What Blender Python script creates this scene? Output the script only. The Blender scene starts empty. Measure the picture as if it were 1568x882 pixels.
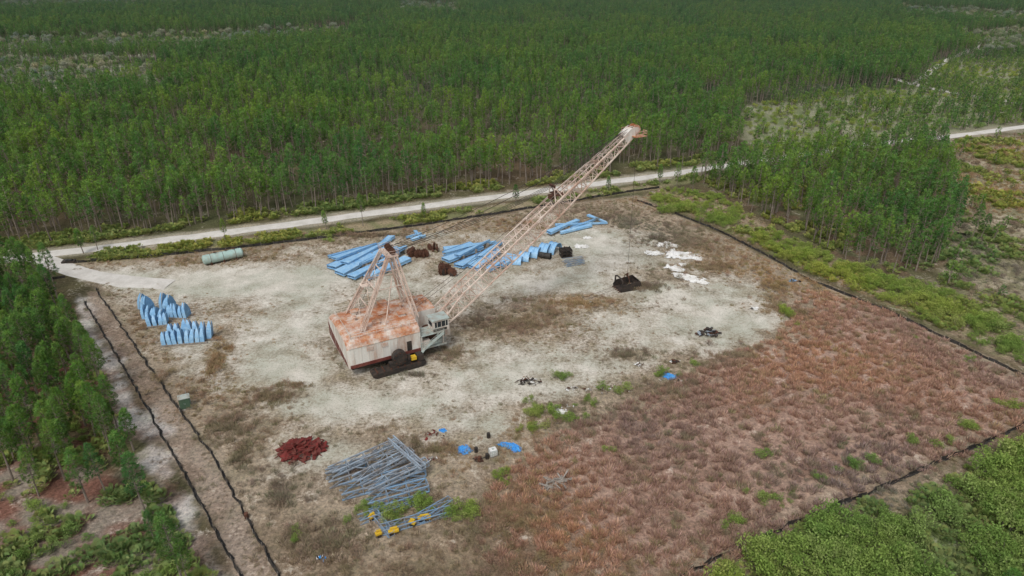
import bpy, math, random, mathutils
import numpy as np
from mathutils import Vector, Matrix
R=math.radians
# ---------------------------------------------------------------- camera frame, points placed by image pixel
CAM_H=75.0; PITCH=R(26.5); F=1568*24/36.0
cp,sp=math.cos(PITCH),math.sin(PITCH)
def G(px,py,z=0.0):
    """world position (metres) where the camera ray through an image pixel meets height z"""
    a=(px-784)/F; b=-(py-441)/F
    dx,dy,dz=a,b*sp+cp,b*cp-sp
    t=(CAM_H-z)/(-dz)
    return (a*t,dy*t,z)
def G2(px,py): return G(px,py)[:2]
def poly(l): return [G2(*p) for p in l]
# ---------------------------------------------------------------- noise
def vnoise(x,y,s=0):
    xi=np.floor(x);yi=np.floor(y);fx=x-xi;fy=y-yi
    fx=fx*fx*(3-2*fx);fy=fy*fy*(3-2*fy)
    def h(a,b):
        q=np.sin(a*127.1+b*311.7+s*74.7)*43758.5453
        return q-np.floor(q)
    return (h(xi,yi)*(1-fx)+h(xi+1,yi)*fx)*(1-fy)+(h(xi,yi+1)*(1-fx)+h(xi+1,yi+1)*fx)*fy
def fbm(x,y,s=0,o=4):
    v=0;a=.5;t=0
    for i in range(o):
        v=v+a*vnoise(x*(2**i)+i*17.3,y*(2**i)-i*9.1,s+i);t+=a;a*=.5
    return v/t
def sd(x,y,P):
    d=np.full(x.shape,1e18);ins=np.zeros(x.shape,bool);n=len(P)
    for i in range(n):
        ax,ay=P[i];bx,by=P[i-1]
        ex,ey=bx-ax,by-ay;wx,wy=x-ax,y-ay
        t=np.clip((wx*ex+wy*ey)/(ex*ex+ey*ey+1e-9),0,1)
        d=np.minimum(d,(wx-ex*t)**2+(wy-ey*t)**2)
        c=((ay>y)!=(by>y))
        if abs(by-ay)>1e-9: ins^=c&(x<ex*(y-ay)/ey+ax)
    d=np.sqrt(d)
    return np.where(ins,-d,d)
def sstep(a,b,x):
    t=np.clip((x-a)/(b-a),0,1);return t*t*(3-2*t)
def blob(x,y,px,py,rx,ry):
    cx,cy=G2(px,py);ax=abs(G2(px+rx,py)[0]-cx);ay=abs(G2(px,py-ry)[1]-cy)
    q=((x-cx)/ax)**2+((y-cy)/ay)**2
    return np.exp(-q*1.1)
# ---------------------------------------------------------------- mesh builder
class MB:
    def __init__(s): s.v=[];s.f=[];s.m=[]
    def add(s,vs,fs,m=0):
        o=len(s.v);s.v+=[tuple(v) for v in vs];s.f+=[tuple(i+o for i in f) for f in fs];s.m+=[m]*len(fs)
    def box(s,c,size,m=0,rz=0,rx=0,ry=0):
        M=Matrix.Rotation(rz,3,'Z')@Matrix.Rotation(ry,3,'Y')@Matrix.Rotation(rx,3,'X');c=Vector(c)
        vs=[c+M@Vector((i*size[0]/2,j*size[1]/2,k*size[2]/2)) for i in(-1,1) for j in(-1,1) for k in(-1,1)]
        s.add(vs,[(0,1,3,2),(4,6,7,5),(0,4,5,1),(2,3,7,6),(0,2,6,4),(1,5,7,3)],m)
    def frame(s,p,q,up=(0,0,1)):
        d=(q-p).normalized();u=Vector(up)
        if abs(d.dot(u))>.98:u=Vector((1,0,0))
        a=d.cross(u).normalized();b=a.cross(d);return d,a,b
    def beam(s,p,q,w,h=None,m=0,up=(0,0,1)):
        h=h or w;p=Vector(p);q=Vector(q)
        if (q-p).length<1e-4:return
        d,a,b=s.frame(p,q,up)
        vs=[e+a*(i*w/2)+b*(j*h/2) for e in(p,q) for i,j in((-1,-1),(1,-1),(1,1),(-1,1))]
        s.add(vs,[(0,1,2,3),(7,6,5,4),(0,4,5,1),(1,5,6,2),(2,6,7,3),(3,7,4,0)],m)
    def tube(s,p,q,r1,r2=None,n=8,m=0,caps=True):
        r2=r1 if r2 is None else r2;p=Vector(p);q=Vector(q);d,a,b=s.frame(p,q)
        vs=[];
        for e,r in((p,r1),(q,r2)):
            for i in range(n):
                t=2*math.pi*i/n;vs.append(e+a*math.cos(t)*r+b*math.sin(t)*r)
        fs=[(i,(i+1)%n,n+(i+1)%n,n+i) for i in range(n)]
        if caps: fs+=[tuple(range(n))[::-1],tuple(range(n,2*n))]
        s.add(vs,fs,m)
    def plate(s,pts,th,m=0):
        th=Vector(th);n=len(pts);vs=[Vector(p) for p in pts]+[Vector(p)+th for p in pts]
        s.add(vs,[tuple(range(n))[::-1],tuple(range(n,2*n))]+[(i,(i+1)%n,n+(i+1)%n,n+i) for i in range(n)],m)
    def path(s,pts,r,n=5,m=0):
        for a,b in zip(pts[:-1],pts[1:]): s.tube(a,b,r,n=n,m=m,caps=False)
    def obj(s,name,mats,parent=None,loc=None,rz=0,smooth=False,link=True):
        me=bpy.data.meshes.new(name);me.from_pydata(s.v,[],s.f)
        for mt in mats: me.materials.append(mt)
        me.polygons.foreach_set('material_index',s.m)
        if smooth: me.polygons.foreach_set('use_smooth',[True]*len(s.f))
        me.update();o=bpy.data.objects.new(name,me)
        if link: bpy.context.scene.collection.objects.link(o)
        if loc is not None:o.location=loc
        o.rotation_euler[2]=rz
        if parent:o.parent=parent
        return o
def empty(name,loc,rz=0):
    o=bpy.data.objects.new(name,None);bpy.context.scene.collection.objects.link(o)
    o.location=loc;o.rotation_euler[2]=rz;o.empty_display_size=1;return o
# ---------------------------------------------------------------- materials
def nt(name):
    m=bpy.data.materials.new(name);m.use_nodes=True;t=m.node_tree
    return m,t,t.nodes['Principled BSDF']
def coords(t,scale=(1,1,1)):
    tc=t.nodes.new('ShaderNodeTexCoord');mp=t.nodes.new('ShaderNodeMapping');mp.inputs['Scale'].default_value=scale
    t.links.new(tc.outputs['Object'],mp.inputs['Vector']);return mp.outputs[0]
def noise(t,vec,scale,det=5,rough=.6):
    n=t.nodes.new('ShaderNodeTexNoise');n.inputs['Scale'].default_value=scale;n.inputs['Detail'].default_value=det
    n.inputs['Roughness'].default_value=rough;t.links.new(vec,n.inputs['Vector']);return n.outputs[0]
def ramp(t,fac,stops):
    r=t.nodes.new('ShaderNodeValToRGB');e=r.color_ramp.elements
    while len(e)<len(stops):e.new(.5)
    for i,(p,c) in enumerate(stops):
        e[i].position=p;e[i].color=(*c,1) if len(c)==3 else c
    t.links.new(fac,r.inputs[0]);return r.outputs[0]
def mixc(t,f,a,b,mode='MIX'):
    n=t.nodes.new('ShaderNodeMix');n.data_type='RGBA';n.blend_type=mode
    for i,v in((0,f),(6,a),(7,b)):
        if hasattr(v,'is_linked'):t.links.new(v,n.inputs[i])
        elif i==0:n.inputs[i].default_value=v
        else:n.inputs[i].default_value=(*v,1)
    return n.outputs[2]
def math_(t,op,a,b=None):
    n=t.nodes.new('ShaderNodeMath');n.operation=op
    for i,v in((0,a),(1,b)):
        if v is None:continue
        if hasattr(v,'is_linked'):t.links.new(v,n.inputs[i])
        else:n.inputs[i].default_value=v
    return n.outputs[0]
def weathered(name,base,dirt,amt=.5,scale=.8,rough=.6,streak=(1,1,1),third=None,soft=.12):
    m,t,b=nt(name);v=coords(t,streak);n1=noise(t,v,scale,8,.65);n2=noise(t,coords(t),scale*6,4,.6)
    f=math_(t,'ADD',math_(t,'MULTIPLY',n1,.75),math_(t,'MULTIPLY',n2,.25))
    p=.72-.45*amt
    fac=ramp(t,f,[(max(0,p-soft),(0,0,0)),(min(1,p+soft),(1,1,1))])
    c=mixc(t,fac,base,dirt)
    if third:
        n3=noise(t,v,scale*2.3,5,.7);c=mixc(t,ramp(t,n3,[(.5,(0,0,0)),(.66,(1,1,1))]),c,third)
    c=mixc(t,.35,c,ramp(t,n2,[(.3,(.55,.55,.55)),(.7,(1,1,1))]),'MULTIPLY')
    t.links.new(c,b.inputs['Base Color']);b.inputs['Roughness'].default_value=rough
    b.inputs['Specular IOR Level'].default_value=.3
    return m
def foliage(name,cols,trans=.25,far=True):
    m=bpy.data.materials.new(name);m.use_nodes=True;t=m.node_tree;t.nodes.clear()
    out=t.nodes.new('ShaderNodeOutputMaterial');oi=t.nodes.new('ShaderNodeObjectInfo')
    c=ramp(t,oi.outputs['Random'],[(i/(len(cols)-1),k) for i,k in enumerate(cols)])
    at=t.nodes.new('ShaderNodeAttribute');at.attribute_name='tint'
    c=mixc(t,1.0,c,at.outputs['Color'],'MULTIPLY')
    g=t.nodes.new('ShaderNodeNewGeometry');n=noise(t,g.outputs['Position'],.02,3,.5)
    c=mixc(t,.9,c,ramp(t,n,[(.32,(.64,.80,.95)),(.5,(1,1,1)),(.68,(1.28,1.12,.85))]),'MULTIPLY')
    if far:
        # aerial haze painted into the leaf colour, stronger with distance
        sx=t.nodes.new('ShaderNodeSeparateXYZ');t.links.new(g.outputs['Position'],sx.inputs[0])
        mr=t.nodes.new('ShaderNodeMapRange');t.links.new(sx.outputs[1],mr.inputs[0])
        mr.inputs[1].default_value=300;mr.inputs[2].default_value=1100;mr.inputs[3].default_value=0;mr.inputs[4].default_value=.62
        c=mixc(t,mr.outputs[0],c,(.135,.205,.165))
    d=t.nodes.new('ShaderNodeBsdfDiffuse');tr=t.nodes.new('ShaderNodeBsdfTranslucent');ms=t.nodes.new('ShaderNodeMixShader')
    t.links.new(c,d.inputs[0]);t.links.new(c,tr.inputs[0]);ms.inputs[0].default_value=trans
    t.links.new(d.outputs[0],ms.inputs[1]);t.links.new(tr.outputs[0],ms.inputs[2]);t.links.new(ms.outputs[0],out.inputs[0])
    return m
M={}
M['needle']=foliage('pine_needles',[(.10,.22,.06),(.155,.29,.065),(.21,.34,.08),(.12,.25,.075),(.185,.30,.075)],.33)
M['bark']=weathered('pine_bark',(.32,.27,.23),(.18,.14,.11),.5,3)
M['palm']=foliage('palmetto_leaf',[(.20,.27,.08),(.28,.34,.11),(.34,.38,.15),(.22,.29,.10)],far=False)
M['bush']=foliage('bush_leaf',[(.24,.37,.10),(.32,.44,.12),(.36,.44,.16)],.38,far=False)
M['brush']=foliage('dead_brush_twigs',[(.33,.25,.19),(.40,.29,.24),(.28,.25,.16),(.37,.30,.22)],.2,far=False)
M['grassr']=foliage('red_grass',[(.44,.28,.215),(.54,.37,.295),(.37,.235,.18),(.48,.31,.24),(.32,.28,.16)],.15,far=False)
M['grassb']=foliage('dry_grass',[(.36,.28,.20),(.42,.33,.25),(.28,.27,.16),(.40,.28,.21)],.15,far=False)
M['pale']=foliage('pale_leaf',[(.34,.36,.29),(.40,.42,.34),(.28,.34,.23)],.2)
M['white']=weathered('weathered_white_paint',(.76,.74,.68),(.42,.24,.16),.33,.5,.5,(1,1,.22))
M['roof']=weathered('rusty_roof_paint',(.70,.63,.56),(.46,.18,.08),.52,.38,.6,third=(.58,.34,.20),soft=.08)
M['boom']=weathered('faded_boom_paint',(.78,.66,.57),(.42,.22,.14),.36,.25,.6)
M['maroon']=weathered('maroon_paint',(.13,.03,.025),(.22,.08,.06),.4,.8)
M['dark']=weathered('greasy_dark_steel',(.03,.028,.026),(.09,.06,.045),.35,1.2)
M['black']=weathered('black_plastic',(.022,.022,.022),(.08,.07,.06),.4,1.5)
M['rust']=weathered('dark_rust',(.15,.065,.04),(.06,.03,.02),.5,1.5,.8)
M['blue']=weathered('pale_blue_paint',(.25,.50,.78),(.42,.62,.78),.38,.5,.45,third=(.20,.42,.68))
M['blued']=weathered('deep_blue_paint',(.14,.32,.56),(.22,.40,.58),.5,.6,.5)
M['bluesteel']=weathered('blue_steel',(.22,.36,.52),(.27,.24,.21),.38,.5,.5)
M['greysteel']=weathered('grey_steel',(.34,.42,.50),(.22,.18,.15),.4,.6,.5)
M['tarpb']=weathered('blue_tarp_cloth',(.03,.25,.70),(.10,.40,.80),.5,1.5,.5)
M['tarpw']=weathered('white_tarp_cloth',(.80,.80,.78),(.58,.56,.52),.35,.8,.7)
M['red']=weathered('red_oxide_steel',(.22,.03,.025),(.10,.025,.02),.5,1,.7)
M['yellow']=weathered('yellow_paint',(.65,.42,.03),(.3,.2,.05),.2,1)
M['aqua']=weathered('aqua_tank_paint',(.38,.53,.49),(.32,.26,.19),.3,.6,.5,(1,1,1))
M['teal']=weathered('teal_grey_paint',(.42,.50,.47),(.30,.20,.14),.35,.8)
M['gbox']=weathered('green_enclosure_paint',(.08,.14,.09),(.12,.15,.10),.3,1)
M['wood']=weathered('grey_wood',(.40,.37,.33),(.20,.17,.14),.5,2,.8)
m,t,b=nt('cab_glass');b.inputs['Base Color'].default_value=(.02,.025,.03,1);b.inputs['Roughness'].default_value=.1;M['glass']=m
def roadmat():
    m,t,b=nt('packed_sand');v=coords(t)
    n=noise(t,v,.25,6,.6);n2=noise(t,v,2.5,5,.65)
    c=ramp(t,n,[(.3,(.52,.49,.44)),(.6,(.68,.65,.60)),(.8,(.45,.42,.36))])
    c=mixc(t,.4,c,ramp(t,n2,[(.3,(.6,.6,.6)),(.65,(1,1,1))]),'MULTIPLY')
    t.links.new(c,b.inputs['Base Color']);b.inputs['Roughness'].default_value=.95;return m
M['road']=roadmat()
def groundmat():
    m,t,b=nt('ground_soil');v=coords(t)
    a=t.nodes.new('ShaderNodeAttribute');a.attribute_name='Col'
    s=t.nodes.new('ShaderNodeAttribute');s.attribute_name='sand'
    n1=noise(t,v,.22,9,.68);n2=noise(t,v,1.6,8,.7);n3=noise(t,v,.09,6,.6);n4=noise(t,v,3.4,4,.65)
    nn=math_(t,'ADD',math_(t,'MULTIPLY',n1,.6),math_(t,'MULTIPLY',n2,.4))
    f=math_(t,'ADD',s.outputs['Fac'],math_(t,'MULTIPLY',math_(t,'SUBTRACT',nn,.5),3.0))
    fac=ramp(t,f,[(.14,(0,0,0)),(.40,(.5,.5,.5)),(.74,(1,1,1))])
    sandc=ramp(t,nn,[(.30,(.37,.35,.29)),(.46,(.53,.505,.44)),(.6,(.65,.625,.565)),(.75,(.74,.72,.67))])
    sandc=mixc(t,.85,sandc,ramp(t,n3,[(.40,(.74,.77,.70)),(.58,(1.06,1.04,1.02))]),'MULTIPLY')
    dirt=mixc(t,.9,a.outputs['Color'],ramp(t,n2,[(.30,(.40,.40,.38)),(.5,(.96,.96,.96)),(.70,(1.6,1.52,1.42))]),'MULTIPLY')
    dirt=mixc(t,.6,dirt,ramp(t,n1,[(.3,(.68,.78,.66)),(.5,(1,1,1)),(.7,(1.3,1.2,1.15))]),'MULTIPLY')
    c=mixc(t,fac,dirt,sandc)
    sp_=ramp(t,n4,[(.33,(.36,.36,.30)),(.45,(1,1,1))]);c=mixc(t,.85,c,sp_,'MULTIPLY')
    t.links.new(c,b.inputs['Base Color']);b.inputs['Roughness'].default_value=1;b.inputs['Specular IOR Level'].default_value=.1
    bp=t.nodes.new('ShaderNodeBump');bp.inputs['Strength'].default_value=.7;bp.inputs['Distance'].default_value=.3
    t.links.new(n2,bp.inputs['Height']);t.links.new(bp.outputs[0],b.inputs['Normal']);return m
M['ground']=groundmat()
# ---------------------------------------------------------------- zones
PARCEL=poly([(95,405),(400,377),(640,347),(860,313),(975,300),(1240,425),(1568,572),(1760,660),(1568,650),(1430,705),(1290,765),(1130,835),(1030,890),(950,960),(470,960),(425,882),(330,710),(240,580),(150,445)])
YARD=poly([(100,412),(230,395),(420,380),(560,360),(700,347),(850,324),(940,318),(985,345),(1080,385),(1150,410),(1210,455),(1215,490),(1150,520),(1080,550),(980,580),(880,605),(830,640),(780,680),(700,720),(600,700),(520,760),(440,750),(390,690),(300,640),(240,560),(190,500),(150,445)])
REDG=poly([(1245,445),(1330,470),(1568,590),(1760,670),(1568,640),(1430,700),(1290,760),(1130,830),(1040,890),(860,900),(760,850),(740,780),(790,730),(850,680),(930,640),(1020,600),(1110,560),(1210,515)])
BROWN=poly([(430,800),(560,840),(700,800),(780,740),(850,770),(960,860),(1060,880),(950,960),(470,960)])
DITCH=poly([(130,445),(150,445),(240,580),(330,710),(425,882),(470,970),(400,970),(362,882),(300,760),(210,600),(150,500)])
WHITEB=poly([(120,450),(145,500),(205,600),(290,760),(355,882),(390,970),(340,970),(310,882),(255,770),(190,640),(140,540)])
ZRIGHT=poly([(1010,288),(1100,300),(1200,360),(1310,410),(1400,435),(1500,460),(1568,480),(1800,560),(1800,670),(1568,562),(1360,468),(1240,418),(1100,347),(985,303)])
ZBR=poly([(1800,620),(1568,715),(1450,765),(1330,800),(1200,850),(1090,930),(1568,1100),(2200,1000)])
ZBR2=poly([(1800,575),(1568,660),(1430,715),(1290,775),(1130,845),(1040,920),(1090,930),(1200,850),(1330,800),(1450,765),(1568,715),(1800,620)])
ZNORTH=poly([(130,398),(160,385),(400,361),(640,331),(860,300),(1000,280),(1100,262),(1100,272),(985,293),(860,309),(640,344),(400,374),(160,402)])
ZFARR=poly([(1455,215),(1568,205),(1900,190),(1900,560),(1568,480),(1440,440),(1470,330)])
ZLB=poly([(-300,700),(120,690),(240,760),(300,850),(340,970),(-300,970)])
SPARSE=poly([(1150,245),(1130,165),(1280,142),(1400,132),(1430,95),(1568,75),(1900,60),(1900,165),(1568,188),(1450,204),(1300,222)])
CL=[poly(q) for q in([(-200,100),(200,98),(270,115),(200,140),(60,152),(-200,150)],[(-300,72),(200,62),(520,48),(545,60),(300,86),(-300,100)],[(610,8),(705,12),(705,30),(610,26)],[(1470,58),(1568,52),(1900,50),(1900,75),(1490,95)],[(1370,14),(1568,26),(1900,35),(1900,55),(1568,48),(1380,34)],[(-200,10),(60,5),(420,0),(420,10),(60,22),(-200,28)])]
RSTAND=poly([(1060,272),(1150,258),(1250,246),(1440,232),(1462,330),(1445,400),(1390,425),(1310,405),(1200,350),(1130,312)])
LSTAND=poly([(-400,450),(20,432),(70,438),(112,480),(140,545),(165,610),(185,700),(110,715),(-400,720)])
ROADL=[(-260,432),(-100,410),(20,395),(60,390),(160,379),(300,362),(500,336),(700,309),(850,290),(1000,270),(1090,257),(1200,241),(1300,225),(1400,214),(1470,207),(1568,194),(1750,172),(2000,150)]
BEYOND=[G2(-260,424),G2(-100,402),G2(20,387),G2(60,382),G2(160,369),G2(300,350),G2(500,326),G2(700,299),G2(850,281),G2(1000,263),G2(1090,251),G2(1130,245),G2(1130,165),G2(1280,142),G2(1400,132),G2(1430,95),G2(1568,75),G2(1900,60),(2500,1000),(2500,1500),(-2500,1500),(-2500,300)]
def nearseg(x,y,L,w):
    d=np.full(x.shape,1e18)
    for a,b in zip(L[:-1],L[1:]):
        ex,ey=b[0]-a[0],b[1]-a[1];t=np.clip(((x-a[0])*ex+(y-a[1])*ey)/(ex*ex+ey*ey),0,1)
        d=np.minimum(d,np.hypot(x-a[0]-ex*t,y-a[1]-ey*t))
    return d
ROADW=[G2(*p) for p in ROADL]
SP=[(370,430,150,22,.7),(470,430,60,20,.4),(430,510,80,50,.40),(440,572,55,18,.5),(530,615,80,26,.4),(630,630,110,30,.30),(910,365,60,18,.45),(960,395,70,22,.4),(800,435,110,16,.35),(1000,500,150,28,.35),(1130,492,70,22,.4),(720,600,110,26,.3),(470,700,70,30,.25),(180,428,70,14,.45),(850,560,140,18,.3),(1060,455,80,18,.3),(620,440,60,15,.25),(740,650,50,20,.2),(980,440,60,14,.25)]
SN=[(340,620,90,36,.4),(790,500,110,20,.5),(820,468,70,14,.3),(900,460,90,10,.35),(960,545,60,10,.3),(640,345,250,9,.5),(300,395,200,8,.3),(1050,390,100,14,.3),(450,650,90,20,.25),(560,660,80,16,.25),(430,480,60,10,.25),(1020,420,50,16,.3),(930,330,60,8,.3),(340,520,26,40,.3),(700,545,60,12,.3),(760,620,90,8,.2),(880,520,90,7,.2),(560,580,50,10,.2)]
def sandmask(x,y):
    d=sd(x,y,YARD)+ (fbm(x*.12,y*.12,3)-.5)*12
    s=sstep(4,-7,d)*.34
    for p in SP:s=s+p[4]*blob(x,y,*p[:4])*sstep(2,-4,d)
    for p in SN:s=s-p[4]*blob(x,y,*p[:4])
    s=s+(fbm(x*.09,y*.14,8)-.5)*.55*sstep(2,-4,d)
    return np.clip(s,-.5,1.2)
# ---------------------------------------------------------------- ground
def axis(lo,hi,step,far_lo,far_hi,cap):
    a=list(np.arange(lo,hi+.01,step));s=step
    v=hi
    while v<far_hi:
        s=min(s*1.12,cap if v<1300 else 400);v+=s;a.append(v)
    s=step;v=lo;b=[]
    while v>far_lo:
        s=min(s*1.12,cap if v>-900 else 400);v-=s;b.append(v)
    return np.array(b[::-1]+a)
xs=axis(-105,150,.6,-6000,6000,12);ys=axis(52,235,.6,-1500,9000,12)
nx,ny=len(xs),len(ys)
X,Y=np.meshgrid(xs,ys);X=X.ravel();Y=Y.ravel()
def C(*c):return np.array(c)[None,:]
n1=fbm(X*.05,Y*.05,1)[:,None];n2=fbm(X*.25,Y*.25,2)[:,None]
col=C(.15,.095,.065)*(1-n1)+C(.08,.10,.045)*n1
fy=sstep(240,460,Y)[:,None];col=col*(1-fy)+C(.06,.085,.045)*fy
col=col*(.7+.6*n2)
def lay(polyg,c1,c2=None,w=3,wob=4,f=.15,s=11,amt=1.0):
    global col
    c2=c1 if c2 is None else c2
    d=sd(X,Y,polyg)+(fbm(X*f,Y*f,s)-.5)*2*wob
    m_=(sstep(w,-w,d)*amt)[:,None];k=sstep(.35,.65,n2)
    col=col*(1-m_)+(C(*c1)*(1-k)+C(*c2)*k)*m_
lay(SPARSE,(.17,.20,.10),(.28,.28,.19),4,8,.03)
for q in CL: lay(q,(.20,.22,.15),(.36,.36,.28),6,10,.02)
lay(ZFARR,(.23,.21,.13),(.40,.35,.26),4,5)
lay(RSTAND,(.17,.12,.08),(.13,.13,.07),3,4)
lay(LSTAND,(.18,.09,.065),(.13,.10,.06),3,3)
lay(ZLB,(.19,.095,.07),(.26,.22,.18),3,4)
lay(ZBR2,(.27,.21,.15),(.34,.27,.20))
lay(ZBR,(.15,.19,.08),(.22,.20,.11))
lay(PARCEL,(.28,.225,.165),(.36,.295,.22),1.5,1)
lay(ZNORTH,(.20,.20,.10),(.30,.25,.16),1.5,1)
lay(ZRIGHT,(.21,.22,.10),(.32,.25,.18),1.5,1.5)
lay(REDG,(.29,.19,.145),(.38,.265,.21),4,6,.12)
lay(BROWN,(.20,.15,.10),(.26,.20,.135),6,7,.1,amt=.8)
lay(DITCH,(.25,.19,.145),(.34,.275,.22),.8,.9,.3)
lay(WHITEB,(.24,.18,.15),(.60,.56,.53),1.4,4,.22,amt=.85)
rd=nearseg(X,Y,ROADW,0);mr=(sstep(6,3.2,rd+(fbm(X*.2,Y*.2,4)-.5)*3))[:,None];col=col*(1-mr)+C(.34,.31,.24)*mr
sand=sandmask(X,Y)
Z=(fbm(X*.35,Y*.35,21)-.6)*.22*sstep(-1,-5,sd(X,Y,PARCEL))
Z=np.where(sand>.35,Z*.4,Z)
me=bpy.data.meshes.new('ground')
me.vertices.add(nx*ny);me.vertices.foreach_set('co',np.stack([X,Y,Z],1).astype(np.float32).ravel())
ii,jj=np.meshgrid(np.arange(nx-1),np.arange(ny-1));a=(jj*nx+ii).ravel()
fc=np.stack([a,a+1,a+nx+1,a+nx],1).astype(np.int32)
nf=len(fc);me.loops.add(nf*4);me.loops.foreach_set('vertex_index',fc.ravel())
me.polygons.add(nf);me.polygons.foreach_set('loop_start',np.arange(nf,dtype=np.int32)*4)
me.polygons.foreach_set('use_smooth',np.ones(nf,bool))
ca=me.attributes.new('Col','FLOAT_COLOR','POINT');ca.data.foreach_set('color',np.concatenate([np.clip(col,0,1),np.ones((nx*ny,1))],1).astype(np.float32).ravel())
sa=me.attributes.new('sand','FLOAT','POINT');sa.data.foreach_set('value',sand.astype(np.float32))
me.update(calc_edges=True);me.validate();me.materials.append(M['ground'])
gob=bpy.data.objects.new('ground',me);bpy.context.scene.collection.objects.link(gob)
# roads
def strip(name,L,w,z,mat,seed=0,step=2.0):
    pts=[]
    for p,q in zip(L[:-1],L[1:]):
        l=math.dist(p,q);n=max(1,int(l/step))
        for i in range(n):pts.append((p[0]+(q[0]-p[0])*i/n,p[1]+(q[1]-p[1])*i/n))
    pts.append(L[-1]);P=np.array(pts)
    for _ in range(8):P[1:-1]=(P[:-2]+P[1:-1]*2+P[2:])/4
    T=np.gradient(P,axis=0);T/=np.linalg.norm(T,axis=1)[:,None];N=np.stack([-T[:,1],T[:,0]],1)
    mb=MB();K=5;vs=[]
    for i in range(len(P)):
        e1=w/2+float(vnoise(np.array(i*.35),np.array(seed+.5)))*1.2-.6;e2=w/2+float(vnoise(np.array(i*.31),np.array(seed+9.5)))*1.2-.6
        for k in range(K):
            o=-e1+(e1+e2)*k/(K-1);vs.append((P[i,0]+N[i,0]*o,P[i,1]+N[i,1]*o,z if 0<k<K-1 else -.03))
    mb.add(vs,[(i*K+k,i*K+k+1,(i+1)*K+k+1,(i+1)*K+k) for i in range(len(P)-1) for k in range(K-1)])
    return mb.obj(name,[mat],smooth=True)
strip('dirt_road',ROADW,5.4,.10,M['road'])
strip('dirt_driveway',[G2(50,392),G2(95,408),G2(140,424),G2(200,432),G2(260,436)],6,.14,M['road'],3)
strip('dirt_track',[G2(1370,120),G2(1400,131),G2(1460,142),G2(1520,152),G2(1568,160),G2(1700,172)],5,.06,M['road'],5,4)
strip('dirt_track',[G2(1400,131),G2(1425,108),G2(1450,92),G2(1500,70)],5,.06,M['road'],6,4)
# ---------------------------------------------------------------- plants (prototype meshes)
rnd=random.Random(5)
def protos(name,objs):
    c=bpy.data.collections.new(name)
    for o in objs:c.objects.link(o)
    return c
def foliobj(name,V,Fc,T,mb,mat_f,mat_b):
    nv=len(V);v=V+mb.v;f=Fc+[tuple(i+nv for i in q) for q in mb.f]
    me=bpy.data.meshes.new(name);me.from_pydata(v,[],f);me.materials.append(mat_f);me.materials.append(mat_b)
    me.polygons.foreach_set('material_index',[0]*len(Fc)+[1]*len(mb.f))
    at=me.attributes.new('tint','FLOAT_COLOR','POINT')
    tt=T+[(1,1,1)]*len(mb.v);at.data.foreach_set('color',np.array([(*c,1) for c in tt],dtype=np.float32).ravel())
    me.update();return bpy.data.objects.new(name,me)
def rdir(up=0.0):
    while 1:
        v=Vector((rnd.gauss(0,1),rnd.gauss(0,1),rnd.gauss(0,1)))
        if v.length>.01:
            v.normalize();v.z+=up;return v.normalized()
def leaf(V,Fc,T,c,d,l,w,tint,base=0.0):
    s=d.cross(rdir()).normalized()*w/2;o=len(V)
    V+=[tuple(c+d*base),tuple(c+d*l*.55+s),tuple(c+d*l),tuple(c+d*l*.55-s)];Fc.append((o,o+1,o+2,o+3));T+=[tint]*4
def pine(name,h,nt_,nb,bl,bw,cs=.40,cr=2.0):
    V,Fc,T=[],[],[];mb=MB();ox,oy=rnd.uniform(-.3,.3),rnd.uniform(-.3,.3)
    ax=lambda z:Vector((ox*math.sin(z/h*3),oy*math.sin(z/h*2.4),z))
    K=6
    for i in range(K):
        z0,z1=h*i/K,h*(i+1)/K;mb.tube(ax(z0),ax(z1),.17*(1-i/K)+.03,.17*(1-(i+1)/K)+.03,6,0,False)
    for i in range(nt_):
        t=((i+rnd.random())/nt_)**.9;z=h*(cs+(1-cs)*t)
        r=cr*min(1,.45+t*2.2)*(1-t)**.6+.12
        ang=i*2.4+rnd.uniform(-.5,.5);rr=r*(.4+.6*rnd.random()**.5)*rnd.uniform(.8,1.2)
        c=ax(z)+Vector((math.cos(ang)*rr,math.sin(ang)*rr,rnd.uniform(-.1,.3)))
        if i%2==0 or t<.4: mb.tube(ax(z-.35*rr),c,.045,.015,3,0,False)
        k=rnd.uniform(.62,1.25)*(.60+.62*t);tint=(k*rnd.uniform(.9,1.15),k,k*rnd.uniform(.8,1.1))  # random tone plus painted crown shade: tufts darker low, lighter at the top
        outw=Vector((math.cos(ang),math.sin(ang),.9)).normalized()*.55
        for j in range(nb):
            d=(rdir()+outw).normalized();leaf(V,Fc,T,c,d,bl*rnd.uniform(.7,1.15),bw,tint,.03)
    for i in range(5):
        z=h*rnd.uniform(.2,cs);a=rnd.uniform(0,6.28);mb.tube(ax(z),ax(z)+Vector((math.cos(a)*.7,math.sin(a)*.7,.1)),.03,.01,3,0,False)
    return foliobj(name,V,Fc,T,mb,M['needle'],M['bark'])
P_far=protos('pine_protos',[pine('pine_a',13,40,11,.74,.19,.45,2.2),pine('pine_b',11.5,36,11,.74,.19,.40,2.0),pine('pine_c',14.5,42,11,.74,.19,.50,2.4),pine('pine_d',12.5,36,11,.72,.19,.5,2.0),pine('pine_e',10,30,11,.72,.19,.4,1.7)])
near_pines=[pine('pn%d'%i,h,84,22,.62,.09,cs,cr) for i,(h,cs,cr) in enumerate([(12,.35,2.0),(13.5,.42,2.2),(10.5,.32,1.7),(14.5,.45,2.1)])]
P_near=protos('near_pine_protos',near_pines)
P_young=protos('young_pine_protos',[pine('young_a',6.5,26,11,.66,.18,.2,1.5),pine('young_b',5,22,11,.6,.17,.15,1.3)])
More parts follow.
